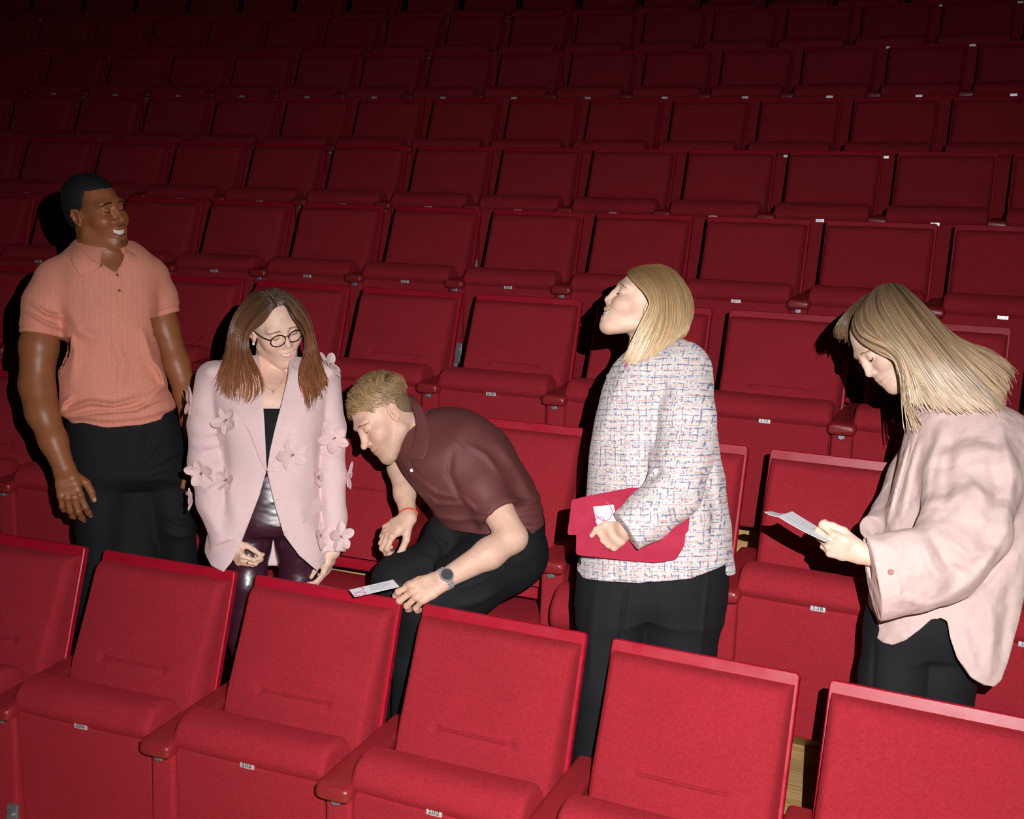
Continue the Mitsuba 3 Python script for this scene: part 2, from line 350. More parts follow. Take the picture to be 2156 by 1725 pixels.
def cone(P, a, b, ra, rb, flat=None, ratio=1.0):
    a, b = np.asarray(a, f32), np.asarray(b, f32); ab = b - a; q = P - a
    t = np.clip(q @ ab / max(float(ab @ ab), 1e-12), 0, 1)
    q = q - t[:, None] * ab
    if flat is not None:
        n = np.asarray(flat, f32); q = q + (q @ n)[:, None] * n * (1 / ratio - 1)
    return nrm(q) - (ra + t * (rb - ra))
def chain(P, pts, rs, k=0.01, flat=None, ratio=1.0):
    d = None
    for i in range(len(pts) - 1):
        e = cone(P, pts[i], pts[i + 1], rs[i], rs[i + 1], flat, ratio)
        d = e if d is None else smin(d, e, k)
    return d
def sleeve(P, pts, rs, k=0.01, **kw):
    """A chain that ends in a flat opening."""
    a, b = np.asarray(pts[-2], float), np.asarray(pts[-1], float); ax = ((b - a) / np.linalg.norm(b - a)).astype(f32)
    far = b + ax * .03
    return np.maximum(chain(P, list(pts) + [far], list(rs) + [rs[-1]], k, **kw), (P - b.astype(f32)) @ ax)
def slabs(P, rings, n=2.3, ax=(0, 1, 0), top=True, bot=True, r=0.0):
    """A trunk of elliptical sections stacked along ax; rings: (centre, half side vector, half depth, depth direction)."""
    from scipy.interpolate import PchipInterpolator
    ax = np.asarray(ax, float); ax /= np.linalg.norm(ax); row = []
    for c, a, b, w in rings:
        a = a - (a @ ax) * ax; l = np.linalg.norm(a); w = np.cross(a / l, ax); w = w if w[2] > 0 else -w
        row.append(np.r_[c @ ax, c, a / l, w, l, b])
    row = np.array(sorted(row, key=lambda q: q[0]))
    hs = np.linspace(row[0, 0], row[-1, 0], 160); Tb = PchipInterpolator(row[:, 0], row[:, 1:], axis=0)(hs)
    h = P @ ax.astype(f32); x = np.clip((h - hs[0]) / (hs[-1] - hs[0]), 0, 1) * 159; i = np.minimum(x.astype(int), 158); t = (x - i)[:, None].astype(f32)
    Tb = Tb.astype(f32); q = Tb[i] * (1 - t) + Tb[i + 1] * t
    e = P - q[:, :3]; X = np.abs((e * q[:, 3:6]).sum(1)) / q[:, 9]; Y = np.abs((e * q[:, 6:9]).sum(1)) / q[:, 10]
    d = ((X ** n + Y ** n + 1e-9) ** (1 / n) - 1) * np.minimum(q[:, 9], q[:, 10])
    if top: d = smax(d, h - row[-1, 0], r) if r else np.maximum(d, h - row[-1, 0])
    if bot: d = smax(d, row[0, 0] - h, r) if r else np.maximum(d, row[0, 0] - h)
    return d.astype(f32)
def fold(Q2, pts, w, amp):
    """A ridge (amp > 0) or crease along a polyline of the frontal plane."""
    pts = np.asarray(pts, f32); lo, hi = pts.min(0) - 2.6 * w, pts.max(0) + 2.6 * w; out = np.zeros(len(Q2), f32)
    m0 = (Q2[:, 0] > lo[0]) & (Q2[:, 0] < hi[0]) & (Q2[:, 1] > lo[1]) & (Q2[:, 1] < hi[1])
    if not m0.any(): return out
    Q2 = Q2[m0]; d = np.full(len(Q2), 9, f32); L = np.r_[0, np.cumsum(np.linalg.norm(np.diff(pts, axis=0), axis=1))]
    u = np.zeros(len(Q2), f32)
    for i in range(len(pts) - 1):
        ab = pts[i + 1] - pts[i]; q = Q2 - pts[i]; t = np.clip(q @ ab / max(float(ab @ ab), 1e-12), 0, 1)
        e = nrm(q - t[:, None] * ab); m = e < d
        d = np.where(m, e, d); u = np.where(m, (L[i] + t * (L[i + 1] - L[i])) / L[-1], u)
    out[m0] = amp * np.exp(-(d / w) ** 2) * np.sin(np.pi * np.clip(u * .9 + .05, 0, 1)) ** .7
    return out
def vnoise(P, f, seed=0):
    """Smooth value noise in [-1, 1] of the points, in numpy."""
    p = P * f + seed * 17.31; i = np.floor(p); t = p - i; t = t * t * (3 - 2 * t); i = i.astype(np.int64)
    def h(a, b, c):
        x = (i[:, 0] + a) * 374761393 + (i[:, 1] + b) * 668265263 + (i[:, 2] + c) * 1442695041
        x = (x ^ (x >> 13)) * 1274126177; x = x ^ (x >> 16)
        return (x & 0xFFFF).astype(f32) / 32767.5 - 1
    tx, ty, tz = t[:, 0], t[:, 1], t[:, 2]
    def l(a, b, w): return a + (b - a) * w
    return l(l(l(h(0, 0, 0), h(1, 0, 0), tx), l(h(0, 1, 0), h(1, 1, 0), tx), ty), l(l(h(0, 0, 1), h(1, 0, 1), tx), l(h(0, 1, 1), h(1, 1, 1), tx), ty), tz)
def nets(f, lo, hi, h, slack=1.5):
    """Surface nets of f <= 0, evaluated only in blocks near the surface."""
    lo, hi = np.asarray(lo, float), np.asarray(hi, float); B = 6
    nb = np.maximum(1, np.ceil((hi - lo) / (h * B)).astype(int)); n = nb * B
    g = [lo[a] + h * (np.arange(nb[a]) * B + (B - 1) / 2) for a in range(3)]
    C = np.stack(np.meshgrid(*g, indexing='ij'), -1).reshape(-1, 3).astype(f32)
    dc = f(C).reshape(nb)
    D = np.repeat(np.repeat(np.repeat(np.where(dc > 0, 9, -9).astype(f32), B, 0), B, 1), B, 2)
    act = np.argwhere(np.abs(dc) < slack * h * B * 0.9)
    o = np.stack(np.meshgrid(*[np.arange(B)] * 3, indexing='ij'), -1).reshape(-1, 3)
    idx = (act[:, None] * B + o[None]).reshape(-1, 3)
    parts = [idx[s:s + 50000] for s in range(0, len(idx), 50000)]
    for j, v in zip(parts, POOL.map(lambda j: f((lo + h * j).astype(f32)), parts)): D[j[:, 0], j[:, 1], j[:, 2]] = v
    D[[0, -1]] = np.abs(D[[0, -1]]) + 1e-6; D[:, [0, -1]] = np.abs(D[:, [0, -1]]) + 1e-6; D[:, :, [0, -1]] = np.abs(D[:, :, [0, -1]]) + 1e-6
    S = D < 0
    cnt = np.zeros(n - 1, np.int8)
    for a in (0, 1):
        for b in (0, 1):
            for c in (0, 1): cnt += S[a:n[0] - 1 + a, b:n[1] - 1 + b, c:n[2] - 1 + c]
    cells = np.argwhere((cnt > 0) & (cnt < 8))
    ids = np.full(n - 1, -1, np.int32); ids[tuple(cells.T)] = np.arange(len(cells))
    cor = [(a, b, c) for a in (0, 1) for b in (0, 1) for c in (0, 1)]
    val = np.stack([D[cells[:, 0] + a, cells[:, 1] + b, cells[:, 2] + c] for a, b, c in cor], 1)
    acc, num = np.zeros((len(cells), 3)), np.zeros(len(cells))
    for p in range(8):
        for q in range(p + 1, 8):
            if sum(abs(cor[p][k] - cor[q][k]) for k in range(3)) != 1: continue
            va, vb = val[:, p], val[:, q]; m = (va < 0) != (vb < 0)
            va = np.clip(va, -3 * h, 3 * h); vb = np.clip(vb, -3 * h, 3 * h)
            t = np.where(m, va / np.where(m, va - vb, 1), 0)
            acc += np.where(m[:, None], np.array(cor[p]) + t[:, None] * (np.array(cor[q]) - np.array(cor[p])), 0); num += m
    V = lo + h * (cells + acc / num[:, None])
    F = []
    for ax in range(3):
        u, v = (ax + 1) % 3, (ax + 2) % 3
        sl = [slice(None)] * 3; sl2 = [slice(None)] * 3; sl[ax] = slice(0, -1); sl2[ax] = slice(1, None)
        A, Bq = S[tuple(sl)], S[tuple(sl2)]
        e = np.argwhere(A != Bq); e = e[(e[:, u] > 0) & (e[:, v] > 0) & (e[:, u] < n[u] - 1) & (e[:, v] < n[v] - 1)]
        def cid(du, dv):
            k = e.copy(); k[:, u] -= du; k[:, v] -= dv; return ids[tuple(k.T)]
        q = np.stack([cid(1, 1), cid(0, 1), cid(0, 0), cid(1, 0)], 1)
        fl = ~A[tuple(e.T)]; q[fl] = q[fl][:, ::-1]
        F.append(q)
    q = np.vstack(F); q = q[(q >= 0).all(1)]
    d1 = np.linalg.norm(V[q[:, 0]] - V[q[:, 2]], axis=1) > np.linalg.norm(V[q[:, 1]] - V[q[:, 3]], axis=1)
    q = np.where(d1[:, None], np.roll(q, 1, 1), q)
    return V, np.vstack([q[:, [0, 1, 2]], q[:, [0, 2, 3]]])
def relax(V, F, f, steps=1, h=0.002):
    """Pulls the vertices onto the surface and evens them out."""
    for _ in range(steps):
        m = trimesh.Trimesh(V, F, process=False); Vn = m.vertex_normals
        e = f((V).astype(f32)); V = V - Vn * np.clip(e, -h, h)[:, None] * 0.7
    return V

class Frame:
    """The upright modelling frame of one person: u right, v up, d away from the viewer, in metres about the point O."""
    def __init__(s, px, py, depth):
        s.O = at(px, py, depth); D = s.O - CAM; s.D = D / np.linalg.norm(D)
        s.R = RT - (RT @ s.D) * s.D; s.R /= np.linalg.norm(s.R); s.U = np.cross(s.R, s.D)
        s.M = np.stack([s.R, s.U, s.D], 1)
    def L(s, x, y, d=0.0):
        r = at(x, y, 1.0) - CAM; c = s.O + s.D * d - CAM
        X = CAM + r * (c @ s.D) / (r @ s.D)
        return (X - s.O) @ s.M
    def P2(s, pts): return np.array([s.L(x, y)[:2] for x, y in pts])
    def world(s, V): return s.O + np.asarray(V) @ s.M.T
    def loc(s, X): return (np.asarray(X) - s.O) @ s.M
    def vec(s, w): return np.asarray(w) @ s.M
    def ring(s, xl, yl, xr, yr, dc, half, tilt=0.0):
        """A section seen edge on between two points of the picture; tilt turns it about the upright."""
        A, B = s.L(xl, yl, dc), s.L(xr, yr, dc); a = (B - A) / 2
        w = np.array([0, 0, 1.0])
        if tilt:
            l = np.linalg.norm(a); t = a / l
            w = w * math.cos(tilt) - t * math.sin(tilt)
            a = a * math.cos(tilt) + np.array([0, 0, l]) * math.sin(tilt)
        return ((A + B) / 2, a, half, w)
    def emit(s, name, f, box, h, bsdf, parent, color=None, smooth=True, label=None, rel=1):
        V, F = nets(f, box[0], box[1], h)
        m = trimesh.Trimesh(V, F, process=False)
        if m.volume < 0: F = F[:, ::-1]
        if rel: V = relax(V, F, f, rel, h)
        F = F[:, ::-1]
        col = color(V) if color is not None else None
        return put(name, trimesh.Trimesh(s.world(V), F, process=False), bsdf, parent, smooth, label=label, color=col)
def bounds(*pts, pad=0.05):
    p = np.vstack([np.atleast_2d(q) for q in pts]); return p.min(0) - pad, p.max(0) + pad

def snap(f, pts, lift=.002, start=-.45):
    """Points moved along the depth axis onto the near side of a field, and a little off it."""
    q = np.array(pts, float); q[:, 2] = start
    for _ in range(45): q[:, 2] += np.clip(f(q.astype(f32)), -.02, .05) * .75
    q[:, 2] -= lift; return q
def poly2(Q2, pts):
    """Signed distance to a polygon of the frontal plane, negative inside."""
    pts = np.asarray(pts, f32); n = len(pts); d = np.full(len(Q2), 9, f32); ins = np.zeros(len(Q2), bool)
    for i in range(n):
        a, b = pts[i], pts[(i + 1) % n]; ab = b - a; q = Q2 - a; t = np.clip(q @ ab / max(float(ab @ ab), 1e-12), 0, 1)
        d = np.minimum(d, np.sqrt(((q - t[:, None] * ab) ** 2).sum(1)))
        c = ((a[1] > Q2[:, 1]) != (b[1] > Q2[:, 1])) & (Q2[:, 0] < (b[0] - a[0]) * (Q2[:, 1] - a[1]) / (b[1] - a[1] + 1e-12) + a[0]); ins ^= c
    return np.where(ins, -d, d)

# ---- hair: locks swept along guide curves
def locks(guides, n, seed, r=0.0022, jit=0.004, K=14, flat=0.45, sides=5, out=None, lenj=0.12, rootj=0.0, smoothg=True, cols=None, avoid=None):
    """guides: G x k x 3; interpolated across and along; every lock is its own tapered tube."""
    from scipy.interpolate import CubicSpline, interp1d
    g = np.random.default_rng(seed); G = np.asarray(guides, float); gn, k = G.shape[:2]
    tt = np.linspace(0, 1, k)
    Gs = CubicSpline(tt, G, axis=1)(np.linspace(0, 1, K)) if k > 2 else interp1d(tt, G, axis=1)(np.linspace(0, 1, K))
    xs = np.linspace(0, 1, gn)
    fn = CubicSpline(xs, Gs, axis=0) if (gn > 2 and smoothg) else interp1d(xs, Gs, axis=0)
    ms, cs, Ps = [], [], []
    for i in range(n):
        x = np.clip((i + g.uniform(-.8, .8)) / max(n - 1, 1), 0, 1); P = fn(x).copy()
        L = 1 - lenj * g.random(); P = np.stack([np.interp(np.linspace(0, L, K), np.linspace(0, 1, K), P[:, c]) for c in range(3)], 1)
        w = np.linspace(0.15 + rootj, 1, K)[:, None]
        P = P + g.normal(0, jit, 3) * w + (g.normal(0, jit * .5, 3) * np.sin(np.linspace(0, math.pi * g.uniform(1, 3), K) + g.uniform(0, 6))[:, None]) * w
        Ps.append(P)
    Ps = np.array(Ps)
    if avoid is not None:                                            # lay the locks on the clothes
        lift = g.uniform(.003, .012, n)
        for _ in range(14):
            d = avoid(Ps.reshape(-1, 3).astype(f32)).reshape(n, K); Ps[..., 2] -= np.clip(lift[:, None] - d, 0, .02) * .8
        sm = Ps.copy(); sm[:, 1:-1, 2] = (Ps[:, :-2, 2] + Ps[:, 1:-1, 2] + Ps[:, 2:, 2]) / 3; Ps = sm
    rr = r * g.uniform(.6, 1.3, n)[:, None] * (np.sin(np.linspace(0.35, math.pi * .94, K)) ** .6)[None]
    if cols is not None:
        root, tip, var = cols; a = np.linspace(0, 1, K)[None, :, None] ** 1.3; c = np.array(root) * (1 - a) + np.array(tip) * a
        c = c * (1 + var * g.normal(0, 1, (n, 1, 1))) * (1 + .15 * var * g.normal(0, 1, (n, 1, 3))); c = np.clip(np.repeat(c, sides, 1), .004, .9)
        c = np.concatenate([c, c[:, :1], c[:, -1:]], 1).reshape(-1, 3)
    return tubes(Ps, rr, sides, flat, Ps - np.asarray(out)), (c if cols is not None else None)

# ---------------------------------------------------------------- heads and hands
def basis(fwd, up):
    f = np.asarray(fwd, float); f /= np.linalg.norm(f); u = np.asarray(up, float); u = u - (u @ f) * f; u /= np.linalg.norm(u)
    return np.stack([np.cross(f, u), f, u], 1)       # columns: x (the figure's right ... left), y forward, z up
def face_parts(o):
    """Key points of a face in head coordinates (x sideways, y forward, z up; the origin between the ears)."""
    w = o.get('w', 1.0); sm = o.get('smile', 0.0); op = o.get('open', 0.0)
    K = dict(eye=[np.array([s * .0315 * w, .0755, .004]) for s in (-1, 1)], er=.0125)
    K['mc'] = [np.array([s * (.0245 + .007 * sm) * w, .0775 - .004 * sm, -.0665 + .008 * sm]) for s in (-1, 1)]
    K['mu'] = np.array([0, .0925, -.0600 + .001 * sm]); K['ml'] = np.array([0, .0895 - .002 * op, -.0735 - .012 * op])
    K['mm'] = np.array([0, .0915, -.0662 - .0062 * op])
    return K
def head_sdf(P, o):
    """Skin of the head. o: w jaw and face width, jaw, chin, nose, smile, open (mouth), male."""
    w, sm, op, male = o.get('w', 1.0), o.get('smile', 0), o.get('open', 0), o.get('male', 0)
    K = face_parts(o); A = lambda x, y, z: (x, y, z)
    d = ell(P, (0, -.018, .042), (.0735, .094, .080))
    d = smin(d, ell(P, (0, .020, -.012), (.0645 * w, .068, .083)), .03)
    jw = o.get('jaw', 1.0)
    for s in (-1, 1):
        d = smin(d, cone(P, (s * .056 * w * jw, -.004, -.062), (s * .020, .064, -.103 - .004 * male), .017, .017), .03)
        d = smin(d, sph(P, (s * .044 * w, .052, -.026), .022), .025)                       # cheek bone
        if sm: d = smin(d, sph(P, (s * .036 * w, .066, -.034), .015 + .006 * sm), .022)
    d = smin(d, ell(P, (0, .050, -.070), (.040 * w, .036, .040)), .03)
    d = smin(d, sph(P, (0, .074 + o.get('chin', 0), -.1035 - .003 * male), .0155 + .002 * male), .025)
    for s in (-1, 1):
        d = smin(d, ell(P, (s * .030 * w, .0725, .025), (.024, .012 + .003 * male, .009)), .022)   # brow
        d = smax(d, -ell(P, (s * .0315 * w, .0955, .003), (.018, .0145, .0125)), .016)           # socket
        d = smin(d, ell(P, (s * .0315 * w, .0740, .004), (.0155, .0125, .0125)), .006)           # eye in its lids
        if o.get('eyes', 'down') != 'open':
            d = smax(d, -chain(P, [(s * .018 * w, .0845, .001 + o.get('lid', 0)), (s * .031 * w, .0890, -.0035 + o.get('lid', 0)), (s * .045 * w, .0815, .001 + o.get('lid', 0))], [.0008, .0012, .0008], .002), .003)
    nl = o.get('nose', 1.0)
    d = smin(d, chain(P, [(0, .081, .016), (0, .091, -.006), (0, .1035 * .5 + .1035 * .5 * nl, -.030)], [.0065, .0075, .0095 + .002 * o.get('nw', 0)], .01), .014)
    d = smin(d, sph(P, (0, .104 * nl, -.0335), .0085), .008)
    for s in (-1, 1):
        x = .0125 + .0045 * o.get('nw', 0)
        d = smin(d, ell(P, (s * x, .0905, -.0370), (.0075 + .002 * o.get('nw', 0), .0095, .0075)), .007)
        d = smax(d, -ell(P, (s * (x - .004), .0965, -.0440), (.0036, .0050, .0040)), .004)
    # mouth
    c0, c1 = K['mc']; fu = o.get('lips', 1.0)
    d = smin(d, ell(P, (0, .070, -.066), (.030, .022, .020)), .02)
    for c in (c0, c1):
        q = c * np.array([.45, 1, 1]); q[1] = .0895
        d = smin(d, chain(P, [c, np.array([q[0], q[1], K['mu'][2] * .8 + c[2] * .2 + .001]), K['mu']], [.0028, .0050 * fu, .0046 * fu], .004), .006)
        d = smin(d, chain(P, [c, np.array([q[0], q[1] - .003, K['ml'][2] * .85 + c[2] * .15]), K['ml']], [.0028, .0056 * fu, .0062 * fu], .004), .006)
        if op:
            d = smax(d, -chain(P, [c + [0, .004, 0], np.array([q[0] * 1.1, .092, K['mm'][2] * .8 + c[2] * .2]), K['mm'] + [0, .002, 0]], [.0016 + .0012 * op, .0066 * op, .0072 * op], .004), .0025)
        else:
            d = smax(d, -chain(P, [c + [0, .003, 0], np.array([q[0] * 1.2, .0965, K['mm'][2] * .75 + c[2] * .25]), K['mm'] + [0, .0045, -.0005]], [.0008, .0011, .0011], .002), .003)
        if sm:
            d = d + .0022 * sm * np.exp(-(np.linalg.norm(P - (c + [np.sign(c[0]) * .010, -.006, .010]).astype(f32), axis=1) / .006) ** 2)
    # ears
    for s in (-1, 1):
        R = basis((s * .80, -.20 + .45, 0.0), (0, -.18, 1)); c = np.array([s * .0735, -.012, -.006])
        e = ell(P, c + R @ [0, .004, 0], (.0165, .0058, .029), R)
        hx = [c + R @ [a, .0085, b] for a, b in ((.010 * s, -.004), (.013 * s, .012), (.004 * s, .026), (-.009 * s, .022), (-.014 * s, .006), (-.010 * s, -.014), (-.002 * s, -.027))]
        e = smin(e, chain(P, hx, [.0028, .0034, .0038, .0042, .0042, .0040, .0048], .004), .004)
        e = smax(e, -ell(P, c + R @ [.003 * s, .010, .000], (.0078, .0065, .0125), R), .005)
        d = smin(d, e, .006)
    return d
def skin_color(base, lip, o, blush=0.0, stubble=None):
    base, lip = np.array(base), np.array(lip); K = face_parts(o)
    def fn(p):
        c = np.repeat(base[None], len(p), 0) * (1 + .06 * vnoise(p.astype(f32), 60, 3)[:, None] + .05 * vnoise(p.astype(f32), 240, 5)[:, None])
        b = np.zeros(len(p))
        for s in (-1, 1): b += np.exp(-(np.linalg.norm((p - np.array([s * .042, .062, -.03])) / [.022, .03, .018], axis=1)) ** 2)
        b += .7 * np.exp(-(np.linalg.norm(p - np.array([0, .106, -.034]), axis=1) / .014) ** 2)
        for s in (-1, 1): b += .8 * np.exp(-(np.linalg.norm(p - np.array([s * .078, -.012, -.006]), axis=1) / .02) ** 2)
        c = c * (1 - b[:, None] * blush * np.array([.03, .28, .25]))
        m = np.zeros(len(p))
        for cc in K['mc']:
            for a, bb, r in ((cc, K['mu'], .0046), (cc, K['ml'], .0058)):
                mid = (a + bb) / 2; mid[1] = .089
                for u, v in ((a, mid), (mid, bb)):
                    ab = v - u; t = np.clip((p - u) @ ab / (ab @ ab), 0, 1); m = np.maximum(m, np.clip((r * (.55 + .45 * 1) - np.linalg.norm((p - u - t[:, None] * ab) * [1, .6, 1], axis=1)) / .0012, 0, 1))
        m = m * np.clip((p[:, 1] - .072) / .004, 0, 1)
        c = c + (lip - c) * m[:, None]
        if stubble is not None:
            col, amt = stubble; z = p[:, 2]
            k = np.clip((-.045 - z) / .02, 0, 1) * np.clip((p[:, 1] + .01) / .03, 0, 1) * (1 - m) * np.clip((z + .14) / .015, 0, 1)
            k *= .65 + .5 * vnoise(p.astype(f32), 500, 9)
            c = c + (np.array(col) - c) * np.clip(k * amt, 0, 1)[:, None]
        return np.clip(c, 0.004, .95)
    return fn
HAND = dict(base=[(.088, .029), (.093, .0095), (.088, -.0105), (.078, -.0285)], len=[(.042, .025, .021), (.047, .029, .022), (.043, .027, .021), (.034, .021, .019)], rad=[.0092, .0096, .0090, .0080])
class Hand:
    """f finger direction, n back of the hand, right True for a right hand; curls: four (mcp, pip, dip) in degrees; thumb: three directions in (f, thumb side, n)."""
    def __init__(s, W, f, n, right, curls, thumb, size=1.0, spread=(6, 1, -4, -9), slim=1.0):
        f = np.asarray(f, float); f /= np.linalg.norm(f); n = np.asarray(n, float); n -= (n @ f) * f; n /= np.linalg.norm(n)
        t = np.cross(f, n) if right else np.cross(n, f)    # the modelling frame is left handed
        s.W, s.f, s.t, s.n, s.k, s.slim = np.asarray(W, float), f, t, n, size, slim
        g = lambda a, b, c: s.W + size * (a * f + b * t + c * n)
        s.g = g; s.fing, s.nails = [], []
        for (bf, bt), ln, r, cu, sp in zip(HAND['base'], HAND['len'], HAND['rad'], curls, spread):
            p = g(bf, bt, .002); pts = [p]; a = 0; sa = math.radians(sp)
            dirn = f * math.cos(sa) + t * math.sin(sa)
            for L, c in zip(ln, cu):
                a += math.radians(c); v = dirn * math.cos(a) - n * math.sin(a); p = p + v * L * size; pts.append(p)
            nn = n * math.cos(a) + dirn * math.sin(a)
            s.fing.append((pts, [x * size * slim for x in (r * 1.02, r, r * .92, r * .80)]))
            s.nails.append((pts[-1] + nn * r * size * slim * .62 - v * .001, v, nn, r * size * slim))
        p = g(.022, .022, -.010); pts = [p]
        for L, d in zip((.044, .032, .026), thumb):
            v = d[0] * f + d[1] * t + d[2] * n; v = v / np.linalg.norm(v); p = p + v * L * size; pts.append(p)
        s.thumb = (pts, [x * size * slim for x in (.0150, .0118, .0108, .0088)])
        nn = np.cross(v, f * .2 + t * .3 + n * 1.0); nn = t * .6 + n * .6; nn = nn - (nn @ v) * v; nn /= np.linalg.norm(nn)
        s.nails.append((pts[-1] + nn * .0062 * size, v, nn, .0098 * size))
    def sdf(s, P):
        g, k, sl = s.g, s.k, s.slim; d = None
        for i, ((bf, bt), wt) in enumerate(zip(HAND['base'], (.016, .006, -.006, -.016))):
            e = chain(P, [g(0, wt, 0), g(bf * .55, bt * .85, .001), g(bf - .004, bt, .001)], [.0150 * k * sl, .0120 * k, .0105 * k], .008)
            d = e if d is None else smin(d, e, .016 * k)
        d = smin(d, cone(P, g(.022, .014, -.010), g(.062, .020, -.010), .014 * k, .009 * k), .015 * k)
        d = smin(d, cone(P, g(.020, -.014, -.008), g(.066, -.024, -.008), .013 * k, .009 * k), .014 * k)
        fd = None
        for pts, rs in s.fing:
            e = chain(P, pts, rs, .003)
            for q in pts[1:3]: e = smin(e, sph(P, q, rs[1] * 1.06), .004)
            e = smin(d + .0, e, .009 * k) if False else e
            fd = e if fd is None else np.minimum(fd, e)
        for pts, rs in s.fing: d = smin(d, sph(P, pts[0] + s.n * .0015, rs[0] * 1.02), .008 * k)
        d = smin(d, fd, .006 * k)
        pts, rs = s.thumb
        d = smin(d, chain(P, pts, rs, .004), .010 * k)
        for i in range(4):
            bf, bt = HAND['base'][i]
            d = d - .0010 * np.exp(-(np.linalg.norm(P - g(bf * .55, bt * .8, .012).astype(f32), axis=1) / .012) ** 2)
        for c, v, nn, r in s.nails: d = smax(d, -ell(P, c + nn * r * .75, (r * .62, r * 1.0, r * .36), np.stack([np.cross(v, nn), v, nn], 1)), .0012)
        return d
    def paint(s, p, c, nail=(.75, .45, .40), knuckle=(.9, .75, .72)):
        for pts, rs in s.fing:
            for q in pts[:3]:
                k = np.exp(-(np.linalg.norm(p - (q + s.n * rs[0] * .6), axis=1) / (rs[0] * .9)) ** 2)[:, None]; c = c * (1 - k * (1 - np.array(knuckle)))
        for q, v, nn, r in s.nails:
            m = np.clip((1 - np.linalg.norm(((p - q) @ np.stack([np.cross(v, nn), v, nn], 1)) / [r * .62, r * 1.0, r * .5], axis=1)) / .12, 0, 1)[:, None]; c = c + (np.array(nail) - c) * m
        return c
def on_face(pts, o, lift=0.0):
    """Drops points straight back (-y) onto the face."""
    p = np.array(pts, float)
    y = np.full(len(p), .13)
    for _ in range(18):
        q = np.c_[p[:, 0], y, p[:, 2]].astype(f32); y = y - np.clip(head_sdf(q, o), -.02, .02) * .8
    return np.c_[p[:, 0], y + lift, p[:, 2]]
def brow_mesh(o, s, seed, thick=.0034, arch=.004, z=.0225, tilt=0.0, n=80, x0=.014, x1=.050):
    g = np.random.default_rng(seed); Q = []
    w = o.get('w', 1)
    for i in range(n):
        u = g.random(); x = (x0 + (x1 - x0) * u) * w
        zc = z + arch * math.sin(math.pi * min(u * .85 + .1, 1)) - .004 * u + tilt * (u - .5); v = g.uniform(-1, 1) * thick * (1 - .75 * u ** 2)
        L = .0075 * g.uniform(.7, 1.1); a = math.radians(35 - 45 * u + g.uniform(-12, 12) - 25 * v / thick)
        Q.append([[s * (x + t * L * math.cos(a)), 0, zc + v + t * L * math.sin(a)] for t in (0, .35, .7, 1)])
    Q = on_face(np.array(Q).reshape(-1, 3), o, .0004).reshape(-1, 4, 3)
    return cat(*[tube(q, [.0004, .00055, .00045, .00012], 4, 1.0) for q in Q])
def lash_mesh(o, s, lid=0.0, r=.0009, drop=.0055, up=False, n=16):
    """Lid line and lashes along the lower edge of a lowered lid."""
    w = o.get('w', 1); x = np.linspace(.0175, .0460, 15) * w
    t = (x / w - .031) / .0145; z = -.0035 + lid + .0045 * t * t
    q = on_face(np.c_[s * x, x * 0, z], o, .0004)
    ms = [tube(q, r * (1 - .6 * np.abs(t)), 5, 1)]
    for i in range(n):
        j = int(i / (n - 1) * 14); a = q[j]; out = np.array([s * .25 * (t[j] + .4), .75, -.55 if not up else .4]); out /= np.linalg.norm(out)
        e = a + out * drop * (.6 + .5 * (t[j] + 1) / 2)
        ms.append(tube([a, (a + e) / 2 + [0, 0, -.0006], e], [.00045, .00035, .0001], 4))
    return cat(*ms)
def xf(mesh, O, B, sc=1.0):
    """From head coordinates to world."""
    m = mesh.copy(); m.vertices = O + (m.vertices * sc) @ B.T; return m

# ---------------------------------------------------------------- clothing and skin materials
VC = {'type': 'mesh_attribute', 'name': 'vertex_color'}
def lin(r, g, b, k=1.0): return [((c / 255 + .055) / 1.055) ** 2.4 * k if c > 10 else c / 255 / 12.92 * k for c in (r, g, b)]
mat('mat_skin_dark', two({'type': 'principled', 'base_color': VC, 'roughness': 0.44, 'specular': 0.40}))
mat('mat_skin', two({'type': 'principled', 'base_color': VC, 'roughness': 0.50, 'specular': 0.35}))
mat('mat_hair', two({'type': 'principled', 'base_color': VC, 'roughness': 0.33, 'specular': 0.6}))
mat('mat_teeth', two({'type': 'principled', 'base_color': rgb((0.80, 0.76, 0.68)), 'roughness': 0.25, 'specular': 0.5}))
mat('mat_lash', two({'type': 'diffuse', 'reflectance': rgb((0.012, 0.009, 0.008))}))
mat('mat_black_cloth', two({'type': 'principled', 'base_color': fabric_col((0.0085, 0.0085, 0.0100), .3, 700), 'roughness': 0.8, 'specular': 0.2, 'sheen': 0.05}))
mat('mat_afro', two({'type': 'principled', 'base_color': rgb((0.010, 0.009, 0.009)), 'roughness': 0.7, 'specular': 0.3}))

